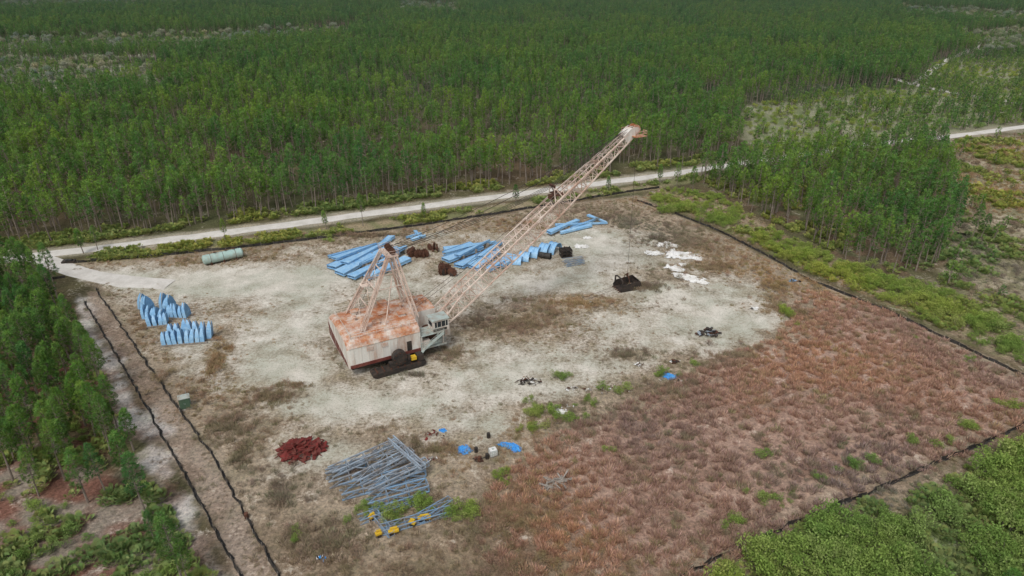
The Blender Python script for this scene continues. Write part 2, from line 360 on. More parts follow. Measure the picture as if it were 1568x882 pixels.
def palm(name,n,R_):
    V,Fc,T=[],[],[];mb=MB()
    for i in range(n):
        a=rnd.uniform(0,6.28);tilt=rnd.uniform(.2,1.15);r0=rnd.random()**.5*R_
        b=Vector((math.cos(a)*r0*.6,math.sin(a)*r0*.6,0));d=Vector((math.cos(a)*math.sin(tilt),math.sin(a)*math.sin(tilt),math.cos(tilt)))
        L=rnd.uniform(.5,1.0);e=b+d*L;mb.tube(b,e,.012,.008,3,0,False)
        side=d.cross(Vector((0,0,1))).normalized();k=rnd.uniform(.65,1.25);tint=(k*rnd.uniform(.85,1.2),k,k*.9)
        for j in range(9):
            q=(j-4)/4*1.75;dd=(d*math.cos(q)+side*math.sin(q)+Vector((0,0,.15))).normalized()
            l=.52*(1-.25*abs(q)/1.75);up=d.cross(side);s=dd.cross(up).normalized()*.05;o=len(V)
            V+=[tuple(e),tuple(e+dd*l*.6+s),tuple(e+dd*l-Vector((0,0,.06))),tuple(e+dd*l*.6-s)];Fc.append((o,o+1,o+2,o+3));T+=[tint]*4
    return foliobj(name,V,Fc,T,mb,M['palm'],M['palm'])
P_palm=protos('palmetto_protos',[palm('palm_a',20,.6),palm('palm_b',26,.9),palm('palm_c',14,.45)])
def bush(name,n,R_,H,mat,ls=.17,slim=.55):
    V,Fc,T=[],[],[];mb=MB()
    lobes=[(Vector((rnd.uniform(-.7,.7)*R_,rnd.uniform(-.7,.7)*R_,H*rnd.uniform(.35,.85))),R_*rnd.uniform(.3,.55)) for _ in range(9)]
    for c,r in lobes:mb.tube((0,0,0),c,.03,.01,3,0,False)
    for i in range(n):
        c,r=lobes[i%9];d=rdir(.25);p=c+Vector((d.x*r,d.y*r,d.z*r*.8))*rnd.uniform(.5,1.1)
        if p.z<.05:p.z=.05
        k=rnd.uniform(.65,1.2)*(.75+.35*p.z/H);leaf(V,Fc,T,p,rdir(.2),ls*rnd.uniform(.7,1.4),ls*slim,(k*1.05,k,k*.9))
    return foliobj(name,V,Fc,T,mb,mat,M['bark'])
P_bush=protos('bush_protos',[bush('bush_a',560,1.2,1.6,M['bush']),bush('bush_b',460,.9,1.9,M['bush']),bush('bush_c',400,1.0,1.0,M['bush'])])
P_brush=protos('brush_protos',[bush('brush_a',300,1.1,1.2,M['brush'],.26,.16),bush('brush_b',240,.8,1.4,M['brush'],.26,.16),bush('brush_c',200,.8,.8,M['brush'],.24,.18)])
P_pale=protos('pale_protos',[bush('pale_a',600,2.0,7.0,M['pale'],.45),bush('pale_b',500,1.6,8.5,M['pale'],.4)])
def grass(name,n,R_,H,mat,w=.045):
    V,Fc,T=[],[],[]
    for i in range(n):
        a=rnd.uniform(0,6.28);r=rnd.random()**.6*R_;c=Vector((math.cos(a)*r*.6,math.sin(a)*r*.6,-.05))
        d=Vector((math.cos(a)*r/R_*.7+rnd.gauss(0,.15),math.sin(a)*r/R_*.7+rnd.gauss(0,.15),1)).normalized();k=rnd.uniform(.65,1.3)
        leaf(V,Fc,T,c,d,H*rnd.uniform(.5,1.1),w,(k,k*rnd.uniform(.92,1.05),k*rnd.uniform(.85,1.05)))
    return foliobj(name,V,Fc,T,MB(),mat,mat)
P_red=protos('redgrass_protos',[grass('rg%d'%i,58,.5,.75,M['grassr'],.065) for i in range(3)])
P_dry=protos('drygrass_protos',[grass('dg%d'%i,44,.5,.55,M['grassb'],.045) for i in range(3)])
# ---------------------------------------------------------------- scatter via geometry nodes
def instancer(coll):
    g=bpy.data.node_groups.new('scatter_'+coll.name,'GeometryNodeTree')
    g.interface.new_socket('Geometry',in_out='INPUT',socket_type='NodeSocketGeometry');g.interface.new_socket('Geometry',in_out='OUTPUT',socket_type='NodeSocketGeometry')
    N=g.nodes;L=g.links;i=N.new('NodeGroupInput');o=N.new('NodeGroupOutput');ci=N.new('GeometryNodeCollectionInfo')
    ci.inputs['Collection'].default_value=coll;ci.inputs['Separate Children'].default_value=True;ci.inputs['Reset Children'].default_value=True
    ip=N.new('GeometryNodeInstanceOnPoints');ip.inputs['Pick Instance'].default_value=True
    def at(nm,ty):
        a=N.new('GeometryNodeInputNamedAttribute');a.data_type=ty;a.inputs['Name'].default_value=nm;return a.outputs[0]
    L.new(i.outputs[0],ip.inputs['Points']);L.new(ci.outputs[0],ip.inputs['Instance']);L.new(at('pick','INT'),ip.inputs['Instance Index'])
    e=N.new('FunctionNodeEulerToRotation');L.new(at('rot','FLOAT_VECTOR'),e.inputs[0]);L.new(e.outputs[0],ip.inputs['Rotation'])
    L.new(at('scl','FLOAT_VECTOR'),ip.inputs['Scale']);L.new(ip.outputs[0],o.inputs[0]);return g
GN={}
def place(name,coll,x,y,smin,smax,seed=0,tilt=.05,z=-.02):
    n=len(x);r=np.random.default_rng(seed)
    if n==0:return
    me=bpy.data.meshes.new(name);me.vertices.add(n)
    me.vertices.foreach_set('co',np.stack([x,y,np.full(n,z)],1).astype(np.float32).ravel())
    s=r.uniform(smin,smax,n);sc=np.stack([s*r.uniform(.88,1.12,n),s*r.uniform(.88,1.12,n),s*r.uniform(.9,1.1,n)],1)
    a=me.attributes.new('scl','FLOAT_VECTOR','POINT');a.data.foreach_set('vector',sc.astype(np.float32).ravel())
    a=me.attributes.new('rot','FLOAT_VECTOR','POINT');a.data.foreach_set('vector',np.stack([r.normal(0,tilt,n),r.normal(0,tilt,n),r.uniform(0,6.28,n)],1).astype(np.float32).ravel())
    a=me.attributes.new('pick','INT','POINT');a.data.foreach_set('value',r.integers(0,len(coll.objects),n).astype(np.int32))
    ob=bpy.data.objects.new(name,me);bpy.context.scene.collection.objects.link(ob)
    if coll.name not in GN:GN[coll.name]=instancer(coll)
    md=ob.modifiers.new('scatter','NODES');md.node_group=GN[coll.name]
def sample(P,dens,seed,prob=None,edge=0,jgrid=False):
    P_=np.array(P);x0,y0=P_.min(0);x1,y1=P_.max(0);y0=max(y0,40);y1=min(y1,1250)
    x0=max(x0,-1100);x1=min(x1,1100)
    r=np.random.default_rng(seed)
    if jgrid:
        s=1/math.sqrt(dens);gx,gy=np.meshgrid(np.arange(x0,x1,s),np.arange(y0,y1,s));x=gx.ravel();y=gy.ravel()
        x=x+r.uniform(-.45,.45,len(x))*s;y=y+r.uniform(-.45,.45,len(y))*s
    else:
        n=int((x1-x0)*(y1-y0)*dens);x=r.uniform(x0,x1,n);y=r.uniform(y0,y1,n)
    k=np.abs(x)<.78*y+35;x=x[k];y=y[k]
    k=sd(x,y,P)<edge;x=x[k];y=y[k]
    if prob is not None:
        k=r.random(len(x))<prob(x,y);x=x[k];y=y[k]
    return x,y
def forestp(x,y):
    p=np.clip(.60+ (fbm(x*.02,y*.02,31)-.33)*2.6,0.3,1)
    p=p*sstep(6,11,nearseg(x,y,ROADW,0))
    for q in CL:p=p*sstep(-3,3,sd(x,y,q)+(fbm(x*.03,y*.03,7)-.5)*24)
    p=p*sstep(-2,3,sd(x,y,SPARSE))
    # thin winding gaps (fire lines and wet slashes)
    g=np.abs(fbm(x*.006,y*.014,77)-.5);p=p*np.where((g<.013)&(y>235),.03,1)
    g=np.abs(fbm(x*.011+40,y*.02,57)-.47);p=p*np.where((g<.009)&(y>235),.12,1)
    return p
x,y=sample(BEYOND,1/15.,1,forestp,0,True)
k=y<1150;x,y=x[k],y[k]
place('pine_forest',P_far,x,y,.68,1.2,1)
nr=lambda w:(lambda x,y:sstep(4,7,nearseg(x,y,ROADW,0))*w)
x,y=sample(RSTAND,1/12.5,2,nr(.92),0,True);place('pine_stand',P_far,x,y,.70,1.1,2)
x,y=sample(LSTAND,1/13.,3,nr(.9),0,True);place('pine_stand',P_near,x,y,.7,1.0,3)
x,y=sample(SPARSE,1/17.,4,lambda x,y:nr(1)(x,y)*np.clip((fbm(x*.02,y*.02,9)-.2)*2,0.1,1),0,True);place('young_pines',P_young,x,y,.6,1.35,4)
for i,q in enumerate(CL):
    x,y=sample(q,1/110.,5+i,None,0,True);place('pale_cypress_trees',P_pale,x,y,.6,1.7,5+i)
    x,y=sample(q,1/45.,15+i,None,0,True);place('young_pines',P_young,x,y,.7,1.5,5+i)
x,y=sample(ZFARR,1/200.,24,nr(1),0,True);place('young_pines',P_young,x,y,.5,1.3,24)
# lone pines standing as objects
def pine_at(px,py,s=1.0,k=None):
    src=near_pines[rnd.randrange(4) if k is None else k];o=bpy.data.objects.new('pine_tree',src.data)
    bpy.context.scene.collection.objects.link(o);o.location=(*G2(px,py),-.05);o.scale=(s*rnd.uniform(.9,1.1),s*rnd.uniform(.9,1.1),s);o.rotation_euler=(rnd.gauss(0,.03),rnd.gauss(0,.03),rnd.uniform(0,6.28))
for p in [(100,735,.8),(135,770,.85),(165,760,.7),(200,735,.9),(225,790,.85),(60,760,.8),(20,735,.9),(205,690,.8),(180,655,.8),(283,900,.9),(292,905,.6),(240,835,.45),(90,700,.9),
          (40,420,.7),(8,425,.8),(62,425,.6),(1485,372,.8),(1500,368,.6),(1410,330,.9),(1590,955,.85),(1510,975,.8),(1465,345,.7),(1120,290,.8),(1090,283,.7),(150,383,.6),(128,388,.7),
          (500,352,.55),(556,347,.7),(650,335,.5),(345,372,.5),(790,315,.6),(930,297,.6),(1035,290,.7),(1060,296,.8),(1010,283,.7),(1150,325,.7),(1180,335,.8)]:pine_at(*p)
# shrubs and grasses
fb=lambda f,s,lo,hi:(lambda x,y:sstep(lo,hi,fbm(x*f,y*f,s)))
x,y=sample(ZBR,.6,41,fb(.12,3,.32,.46),2);place('green_shrubs',P_bush,x,y,.8,2.5,41)
x,y=sample(ZBR,.4,42,None,3);place('saw_palmetto',P_palm,x,y,.8,1.3,42)
x,y=sample(ZRIGHT,.5,43,fb(.12,13,.40,.54));place('green_shrubs',P_bush,x,y,.45,1.3,43)
x,y=sample(ZRIGHT,.5,44,fb(.15,23,.42,.6));place('saw_palmetto',P_palm,x,y,.6,1.1,44)
x,y=sample(ZNORTH,.9,45,fb(.12,5,.40,.56));place('saw_palmetto',P_palm,x,y,.8,1.2,45)
x,y=sample(ZFARR,.30,46,lambda x,y:fb(.1,6,.42,.58)(x,y)*nr(1)(x,y));place('saw_palmetto',P_palm,x,y,.8,1.6,46)
x,y=sample(ZLB,.7,47,fb(.16,7,.44,.58));place('saw_palmetto',P_palm,x,y,.8,1.4,47)
x,y=sample(ZLB,.2,48,fb(.16,9,.45,.6));place('green_shrubs',P_bush,x,y,.5,1.1,48)
EDGE=poly([(60,382),(300,350),(500,326),(700,299),(850,281),(1000,263),(1090,251),(1090,238),(1000,250),(850,266),(700,283),(500,310),(300,333),(0,370)])
x,y=sample(EDGE,.55,49,lambda x,y:fb(.1,11,.40,.55)(x,y)*sstep(4,6,nearseg(x,y,ROADW,0)));place('saw_palmetto',P_palm,x,y,.8,1.4,49)
x,y=sample(RSTAND,.3,50,fb(.1,12,.42,.58));place('saw_palmetto',P_palm,x,y,.8,1.4,50)
x,y=sample(LSTAND,.3,51,fb(.1,14,.4,.6));place('saw_palmetto',P_palm,x,y,.8,1.3,51)
x,y=sample(SPARSE,.05,52,nr(1));place('scrub_bushes',P_bush,x,y,.8,1.6,52)
fd=Vector((G2(1568,650)[0]-G2(1130,838)[0],G2(1568,650)[1]-G2(1130,838)[1])).normalized();fnx,fny=-fd.y,fd.x
x,y=sample(REDG,1.9,53,lambda x,y:np.clip(.4+(fbm(x*.2,y*.2,17)-.3)*2,0,1)*(.3+.7*(np.sin((x*fnx+y*fny)*2*math.pi/2.4+fbm(x*.1,y*.1,5)*4)>-.1)),2);place('red_grass',P_red,x,y,.7,1.8,53)
x,y=sample(PARCEL,1.1,54,lambda x,y:sstep(.35,.05,sandmask(x,y))*sstep(-1,2,sd(x,y,REDG))*np.clip(.3+(fbm(x*.15,y*.15,19)-.35)*2.4,0,1),-1);place('dry_grass',P_dry,x,y,.6,1.5,54)
x,y=sample(YARD,.5,55,lambda x,y:sstep(.8,.3,sandmask(x,y))*fb(.2,20,.42,.62)(x,y),0);place('dry_weeds',P_dry,x,y,.4,1.0,55)
x,y=sample(PARCEL,.22,63,lambda x,y:sstep(.3,-.05,sandmask(x,y))*sstep(-3,2,sd(x,y,REDG))*fb(.14,33,.42,.6)(x,y),-2);place('dead_brush',P_brush,x,y,.5,1.2,63)
x,y=sample(REDG,.12,64,fb(.12,35,.45,.62),-1);place('dead_brush',P_brush,x,y,.5,1.1,64)
x,y=sample(BROWN,.45,65,fb(.15,36,.36,.56),0);place('dead_brush',P_brush,x,y,.5,1.2,65)
x,y=sample(ZFARR,.10,66,nr(1),-1);place('dead_brush',P_brush,x,y,.7,1.5,66)
x,y=sample(ZBR2,1.2,56,None);place('dry_grass',P_dry,x,y,.6,1.3,56)
x,y=sample(ZRIGHT,.8,57,None);place('dry_grass',P_dry,x,y,.6,1.3,57)
x,y=sample(ZFARR,.4,58,nr(1));place('dry_grass',P_dry,x,y,.8,1.7,58)
x,y=sample(DITCH,.8,67,fb(.2,37,.4,.6));place('dry_grass',P_dry,x,y,.4,.9,67)
x,y=sample(WHITEB,.6,68,fb(.2,38,.45,.6));place('dry_grass',P_dry,x,y,.5,1.1,68)
x,y=sample(LSTAND,.2,59,fb(.2,4,.45,.6));place('green_shrubs',P_bush,x,y,.5,.9,59)
def clump(name,coll,L,seed,smin,smax,dens=.55):
    r=np.random.default_rng(seed);xs_,ys_=[],[]
    for px,py,rx,ry in L:
        cx,cy=G2(px,py);ax=abs(G2(px+rx,py)[0]-cx);ay=abs(G2(px,py-ry)[1]-cy);n=max(2,int(3.14*ax*ay*dens))
        a=r.uniform(0,6.28,n);q=np.abs(r.normal(0,.55,n));xs_+=list(cx+np.cos(a)*q*ax);ys_+=list(cy+np.sin(a)*q*ay)
    place(name,coll,np.array(xs_),np.array(ys_),smin,smax,seed)
clump('green_shrubs',P_bush,[(825,630,32,22),(865,645,30,12),(815,660,25,14),(905,620,25,9),(940,600,30,6),(1010,575,28,7),(1060,560,14,5),(765,735,28,16),(550,785,26,16),(650,770,30,22),(600,790,40,16),(1310,715,45,10),(1190,765,50,11),(1260,735,30,7),(450,825,20,14),(500,368,12,6),(1200,480,12,16),(1550,625,50,6),(1480,655,50,7),(1400,680,40,6),(1475,555,22,3),(1410,520,16,3),(710,790,60,18),(860,580,22,7),(1130,800,50,12),(930,690,20,5),(1180,700,20,4)],60,.5,1.15,.36)
clump('green_shrubs',P_bush,[(1040,322,36,7),(1110,340,36,8),(1290,418,50,9),(1340,437,44,9),(1400,458,44,9),(1440,475,50,11),(1500,503,50,11),(1550,532,44,10),(1620,560,50,12),(1220,395,40,7),(1170,370,30,6)],62,.8,1.8,.42)
clump('tall_dry_weeds',P_dry,[(560,360,80,5),(420,610,60,14),(350,655,50,18),(790,495,90,14),(890,465,70,8),(960,545,50,8),(1090,410,60,10),(1190,470,25,26),(1130,545,60,10),(990,440,40,8),(330,560,18,34),(700,540,30,10),(1020,600,80,10),(670,690,60,10),(780,790,120,40),(500,830,90,40),(430,760,30,30),(960,340,30,12),(1050,370,60,20),(640,575,40,6),(560,560,40,6),(450,590,40,8),(370,700,30,30)],61,1.0,1.9,1.2)
clump('dead_brush',P_brush,[(420,608,60,12),(345,650,40,16),(780,500,80,10),(850,480,60,10),(990,440,45,9),(1100,408,50,9),(1190,440,34,20),(1225,480,20,20),(960,540,50,8),(1160,535,50,8),(685,545,26,10),(330,550,14,30),(560,362,70,4),(1020,590,60,6),(690,690,50,8),(930,335,30,8),(1010,368,50,12),(365,690,20,26),(420,745,24,20),(250,580,16,30)],70,.6,1.3,.30)
# ---------------------------------------------------------------- silt fences
def fence(name,L,h=.75,seed=0):
    mb=MB();pts=[];r=random.Random(seed);W=[G2(*p) for p in L]
    for p,q in zip(W[:-1],W[1:]):
        n=max(1,int(math.dist(p,q)/1.5))
        for i in range(n):pts.append((p[0]+(q[0]-p[0])*i/n+r.gauss(0,.12),p[1]+(q[1]-p[1])*i/n+r.gauss(0,.12)))
    pts.append(W[-1])
    for i,(p,q) in enumerate(zip(pts[:-1],pts[1:])):
        d=Vector((q[0]-p[0],q[1]-p[1],0)).normalized();nrm=Vector((-d.y,d.x,0))
        h0=h*r.uniform(.7,1.1);lean=nrm*r.uniform(-.15,.25)
        a=Vector((*p,-.1));b=Vector((*q,-.1));u=Vector((0,0,h0+.1))+lean
        mb.plate([a,b,b+u,a+u],nrm*.03,0)
        mb.plate([a+nrm*.04,b+nrm*.04,b+nrm*r.uniform(.2,.5)+Vector((0,0,.02)),a+nrm*r.uniform(.2,.5)+Vector((0,0,.02))],(0,0,.14),0)
        if i%2==0:mb.beam(a-nrm*.03,a-nrm*.03+Vector((0,0,h+.35)),.05,.05,1)
    mb.obj(name,[M['black'],M['wood']])
fence('silt_fence',[(128,462),(150,500),(210,600),(300,760),(365,882),(410,970)],.6,seed=1)
fence('silt_fence',[(145,443),(165,470),(240,580),(330,710),(425,882),(470,970)],.6,seed=2)
fence('silt_fence',[(100,404),(250,392),(400,376),(520,362),(640,346),(760,328),(860,311),(960,295),(1010,288)],seed=3)
fence('silt_fence',[(975,308),(1040,330),(1100,354),(1170,390),(1240,430),(1360,478),(1500,545),(1568,577),(1760,665)],.65,seed=4)
fence('silt_fence',[(1800,555),(1568,650),(1500,681),(1430,710),(1360,742),(1290,770),(1210,805),(1130,838),(1050,880),(960,940)],.65,seed=5)
fence('silt_fence',[(1463,358),(1510,368),(1568,383),(1750,430)],seed=6)
fence('silt_fence',[(0,452),(60,432),(100,425)],seed=7)
# ---------------------------------------------------------------- dragline
AZ=R(28.5);DL=empty('dragline_excavator',(-25.2,122.1,0),AZ)
def part(mb,name,mats,smooth=False):return mb.obj(name,[M[k] for k in mats],DL,smooth=smooth)
mb=MB();mb.tube((0,0,0),(0,0,1.3),6.4,6.2,40,0);mb.tube((0,0,1.3),(0,0,1.65),5.6,5.6,40,1);part(mb,'base_tub',['dark','rust'])
mb=MB();mb.box((-1.2,0,1.95),(18,13.6,.5),0)
for yy in(-5,-2.5,0,2.5,5):mb.box((-.5,yy,1.63),(16,.5,.34),0)
part(mb,'revolving_frame',['dark'])
for sgn,nm in((-1,'walking_shoe_right'),(1,'walking_shoe_left')):
    mb=MB();y0=sgn*8.5
    prof=[(-7,.55),(-6.2,.1),(3.2,.1),(4,.55),(4,1.0),(3.3,1.15),(-6.3,1.15),(-7,1.0)]
    mb.plate([(a,y0-1.1,b) for a,b in prof],(0,2.2,0),0)
    for xx in np.arange(-6,3.5,1.4):mb.box((xx,y0,1.25),(.18,2.0,.2),1)
    mb.box((-1.2,y0,1.7),(4.2,1.2,1.0),0);mb.box((-1.2,y0,2.6),(2.2,1,1.2),0)
    mb.tube((-1.2,y0-.9,3.1),(-1.2,y0+.5,3.1),1.45,1.45,28,0);mb.tube((-1.2,y0-1.05,3.1),(-1.2,y0-.9,3.1),.9,.9,20,0)
    for a in range(8):mb.tube((-1.2+1.2*math.cos(a*.785),y0-1.0,3.1+1.2*math.sin(a*.785)),(-1.2+1.2*math.cos(a*.785),y0-.9,3.1+1.2*math.sin(a*.785)),.12,.12,6,1)
    mb.box((1.6,y0-.3,2.2),(1.1,1.0,.7),2);mb.box((3.0,y0,1.9),(1.3,1.6,1.3),0);mb.box((.6,y0-.6,2.8),(.5,.5,1.2),0)
    part(mb,nm,['dark','rust','yellow'])
prof=[(-7,2.2),(-7,6.6),(-6.75,7.3),(-6.1,7.85),(-4.8,8.2),(-2.5,8.45),(0,8.55),(2.5,8.45),(4.8,8.2),(6.1,7.85),(6.75,7.3),(7,6.6),(7,2.2)]
def shell(mb,x0,x1,prof,rear=True,n=8):
    st=[]
    if rear:st=[(x0,.965,.90),(x0+.25,.985,.955),(x0+.8,1,1)]
    else:st=[(x0,1,1)]
    st+=[(x0+.8+(x1-x0-.8)*i/n,1,1) for i in range(1,n+1)]
    K=len(prof);vs=[]
    for xx,sy,sz in st:
        for a,b in prof:vs.append((xx,a*sy,2.2+(b-2.2)*sz))
    for i in range(len(st)-1):
        for k in range(K-1):
            q=(i*K+k,i*K+k+1,(i+1)*K+k+1,(i+1)*K+k)
            mb.add([vs[j] for j in q],[(0,1,2,3)],0 if k in(0,K-2) else 1)
    mb.add(vs[:K],[tuple(range(K))],0);mb.add(vs[-K:],[tuple(range(K))[::-1]],0)
RX=-10.8
mb=MB();shell(mb,RX,4,prof)
pf=[(-1.5,2.2),(-1.5,7.9),(0,8.35),(2.5,8.3),(4.8,8.05),(6.1,7.7),(6.75,7.2),(6.98,6.6),(6.98,2.2)]
shell(mb,4.0,9.5,pf,False,4)
part(mb,'house_shell',['white','roof'])
mb=MB()
for xx in np.arange(-9.6,4,1.45):
    mb.box((xx,-7.03,4.5),(.09,.1,4.4),0);mb.box((xx,7.03,4.5),(.09,.1,4.4),0)
    for k in range(1,len(prof)-2):
        a,b=prof[k],prof[k+1];mb.beam((xx,a[0],a[1]+.04),(xx,b[0],b[1]+.04),.09,.09,1)
for yy in(-3.2,3.2,0):
    mb.beam((-9.8,yy,8.5 if yy==0 else 8.4),(4,yy,8.58 if yy==0 else 8.42),.12,.12,1)
mb.box((-3.3,-7.04,2.5),(14.4,.12,.7),3);mb.box((-3.3,-7.04,6.55),(14.4,.1,.15),1)
for xx in(-6.3,-3.4):
    mb.box((xx,-7.05,5.6),(1.3,.06,.8),1)
    for k in range(5):mb.box((xx,-7.1,5.25+k*.17),(1.2,.05,.06),0)
mb.box((1.6,-7.05,3.95),(1.0,.08,2.1),2)
mb.plate([(RX+.1,6.6,3.2),(RX+.1,6.6,6.2),(RX+.1,3.5,5.0),(RX+.1,-5.2,3.2),(RX+.1,-6.6,2.3),(RX+.1,2.5,2.4)],(-.14,0,0),3)
for yy in(-4,-1,2,5):mb.box((RX,yy,4.8),(.1,.09,4.8),0)
part(mb,'house_trim',['white','roof','dark','maroon'])
mb=MB()
for (a,b,c,d,e) in[(-6,3,1.6,1.3,.8),(-3.5,-3,1.2,1.2,.6),(0,4,1.8,1.2,.9),(2,-2,1.4,1.6,.7),(6,3,1.8,1.5,.7),(-1,0,2.2,1.0,.5),(7.6,1,1.2,1.2,1.0)]:
    mb.box((a,b,8.3+e/2),(c,d,e),rnd.choice([0,1]))
    mb.box((a,b,8.35+e),(c+.2,d+.2,.1),1)
for a,b in((-5,-1),(3,1),(-7,0)):mb.tube((a,b,8.3),(a,b,9.3),.3,.3,12,1);mb.tube((a,b,9.3),(a,b,9.55),.5,.3,12,1)
def rail(mb,pts,h=1.05,m=0,r=.028):
    for p,q in zip(pts[:-1],pts[1:]):
        p=Vector(p);q=Vector(q);n=max(1,int((q-p).length/1.6))
        for k in(h,h*.5):mb.beam(p+Vector((0,0,k)),q+Vector((0,0,k)),r*2,r*2,m)
        for i in range(n+1):
            e=p.lerp(q,i/n);mb.beam(e,e+Vector((0,0,h)),r*2,r*2,m)
rail(mb,[(4,-6,7.9),(-9.6,-6,7.9),(-9.6,6,7.9),(9,6,7.8)])
part(mb,'roof_vents_and_rails',['white','roof'])
mb=MB();mb.box((6.8,-4,2.4),(5.6,6.2,.4),1)
for xx,yy,sx,sy,sz in[(5.2,-3,2,2.6,1.8),(5.4,-6.1,1.6,1,1.2),(8.6,-2.4,1.3,1.3,1.6)]:mb.box((xx,yy,2.6+sz/2),(sx,sy,sz),0)
mb.tube((7.2,-4.6,3.6),(7.2,-1.6,3.6),1.0,1.0,20,2);mb.tube((7.2,-4.8,3.6),(7.2,-4.6,3.6),1.3,1.3,20,2)
mb.box((6.6,-5.3,5.2),(5.4,3.4,.18),1)
for xx,yy in((4.3,-6.8),(9,-6.8),(9,-3.9),(4.3,-3.9)):mb.beam((xx,yy,2.5),(xx,yy,5.2),.22,.22,0)
rail(mb,[(4.1,-6.95,5.3),(9.2,-6.95,5.3)],m=3);rail(mb,[(4.1,-7,2.6),(9.5,-7,2.6),(9.5,-4,2.6)],m=3)
mb.beam((4.4,-7.6,2.6),(8.8,-7.6,5.3),.8,.12,3);rail(mb,[(4.4,-7.95,2.6),(8.8,-7.95,5.3)],m=3)
mb.beam((2.2,-7.8,.3),(4.4,-7.6,2.6),.8,.12,3)
part(mb,'front_deck',['white','teal','rust','teal'])
mb=MB();cx,cy,cz=8.6,-5.4,6.6
mb.box((cx,cy,cz),(3.4,2.8,2.5),0);mb.box((cx,cy,cz+1.33),(3.8,3.2,.16),1)
mb.box((cx+1.72,cy,cz+.35),(.06,2.4,1.2),2);mb.box((cx+.1,cy-1.42,cz+.35),(2.8,.06,1.2),2);mb.box((cx-1.72,cy,cz+.3),(.06,1.8,.9),2)
for d in(-.9,0,.9):mb.box((cx+d+.1,cy-1.45,cz+.35),(.08,.08,1.25),0);mb.box((cx+1.76,cy+d,cz+.35),(.08,.08,1.25),0)
mb.box((cx-.2,cy-1.43,cz-.85),(3,.06,.5),3)
mb.box((10.6,-4.4,4.2),(1.2,2,2.2),0);mb.box((11.22,-4.4,4.5),(.06,1.6,1.0),2)
part(mb,'operator_cab',['white','teal','glass','dark'])
def lat(mb,A,B,w0,h0,w1,h1,n,rc,rb,side,m=0,prof=None):
    A=Vector(A);B=Vector(B);d=(B-A).normalized();s=Vector(side).normalized();u=s.cross(d).normalized()
    if u.z<0:u=-u
    def st(t):
        c=A.lerp(B,t)
        if prof:
            w=np.interp(t,prof[0],prof[1]);h=np.interp(t,prof[0],prof[2])
        else:w=w0+(w1-w0)*t;h=h0+(h1-h0)*t
        return [c+s*(i*w/2)+u*(j*h/2) for i,j in((-1,-1),(1,-1),(1,1),(-1,1))]
    P=[st(i/n) for i in range(n+1)]
    for i in range(n):
        for k in range(4):
            mb.beam(P[i][k],P[i+1][k],rc*2,rc*2,m);k2=(k+1)%4
            mb.beam(P[i+1][k],P[i+1][k2],rb*2,rb*2,m)
            a,b=(k,k2) if i%2 else (k2,k);mb.beam(P[i][a],P[i+1][b],rb*2,rb*2,m)
    return P
mb=MB();top=Vector((1.2,0,21.5))
for sg in(-1,1):
    tp=top+Vector((0,sg*2.0,0))
    lat(mb,(-7,sg*4.6,8.2),tp+Vector((-.9,0,0)),.7,.7,.5,.5,10,.075,.035,(0,1,0))
    lat(mb,(4.6,sg*3.8,8.2),tp+Vector((.6,0,0)),.8,.8,.6,.6,9,.09,.04,(0,1,0))
    mb.beam((-2,sg*4.2,8.3),tp+Vector((-.3,0,-4)),.16,.16)
for t in(.3,.55,.8):
    fr=[Vector((4.6,sg*3.8,8.2)).lerp(top+Vector((.6,sg*2,0)),t) for sg in(-1,1)];rr=[Vector((-7,sg*4.6,8.2)).lerp(top+Vector((-.9,sg*2,0)),t) for sg in(-1,1)]
    mb.beam(fr[0],fr[1],.16,.16);mb.beam(rr[0],rr[1],.16,.16)
    if t>.4:
        for k in(0,1):mb.beam(fr[k],rr[k],.13,.13)
for t0,t1 in((0,.3),(.3,.55),(.55,.8)):
    for A0,off in((Vector((4.6,3.8,8.2)),.6),(Vector((-7,4.6,8.2)),-.9)):
        a=A0.lerp(top+Vector((off,2,0)),t0);bb=Vector((A0.x,-A0.y,A0.z)).lerp(top+Vector((off,-2,0)),t1);mb.beam(a,bb,.08,.08)
        mb.beam(Vector((a.x,-a.y,a.z)),Vector((bb.x,-bb.y,bb.z)),.08,.08)
mb.box(top+Vector((0,0,.1)),(2.4,4.8,.2));rail(mb,[top+Vector(v) for v in((-1.3,-2.4,.2),(1.3,-2.4,.2),(1.3,2.4,.2),(-1.3,2.4,.2),(-1.3,-2.4,.2))])
for yy in(-1.5,-.6,.6,1.5):mb.tube(top+Vector((.3,yy-.08,.8)),top+Vector((.3,yy+.08,.8)),.65,.65,18,1)
mb.box(top+Vector((.2,0,.6)),(.6,4,.5),1)
mb.beam((-7.6,4.2,8.2),top+Vector((-1.6,1.6,0)),.5,.05)
mb.box((-3.2,2.5,14.6),(2.4,2,.12));rail(mb,[(-4.4,1.5,14.6),(-2,1.5,14.6),(-2,3.5,14.6)])
part(mb,'gantry',['boom','rust'])
BF=Vector((9.6,0,3.6));BT=Vector((58.6,0,38.6))
mb=MB();BP=lat(mb,BF,BT,0,0,0,0,34,.13,.06,(0,1,0),prof=([0,.04,.14,.6,.9,1],[6.4,5.8,4.4,4.0,2.4,1.8],[.8,1.6,3.1,3.1,1.9,1.5]))
for i in range(0,34):
    c0=(BP[i][2]+BP[i][3])/2;c1=(BP[i+1][2]+BP[i+1][3])/2;mb.beam(c0,c1,.4,.05)
    if i%2==0:mb.beam(BP[i][0],BP[i][2],.08,.08)
dirb=(BT-BF).normalized();upb=Vector((0,1,0)).cross(dirb);upb=-upb if upb.z<0 else upb
for i in range(1,33,1):
    c0=(BP[i][3]*.65+BP[i][2]*.35);mb.beam(c0,c0+upb*.9,.04,.04)
    mb.beam(c0+upb*.9,(BP[i+1][3]*.65+BP[i+1][2]*.35)+upb*.9,.04,.04)
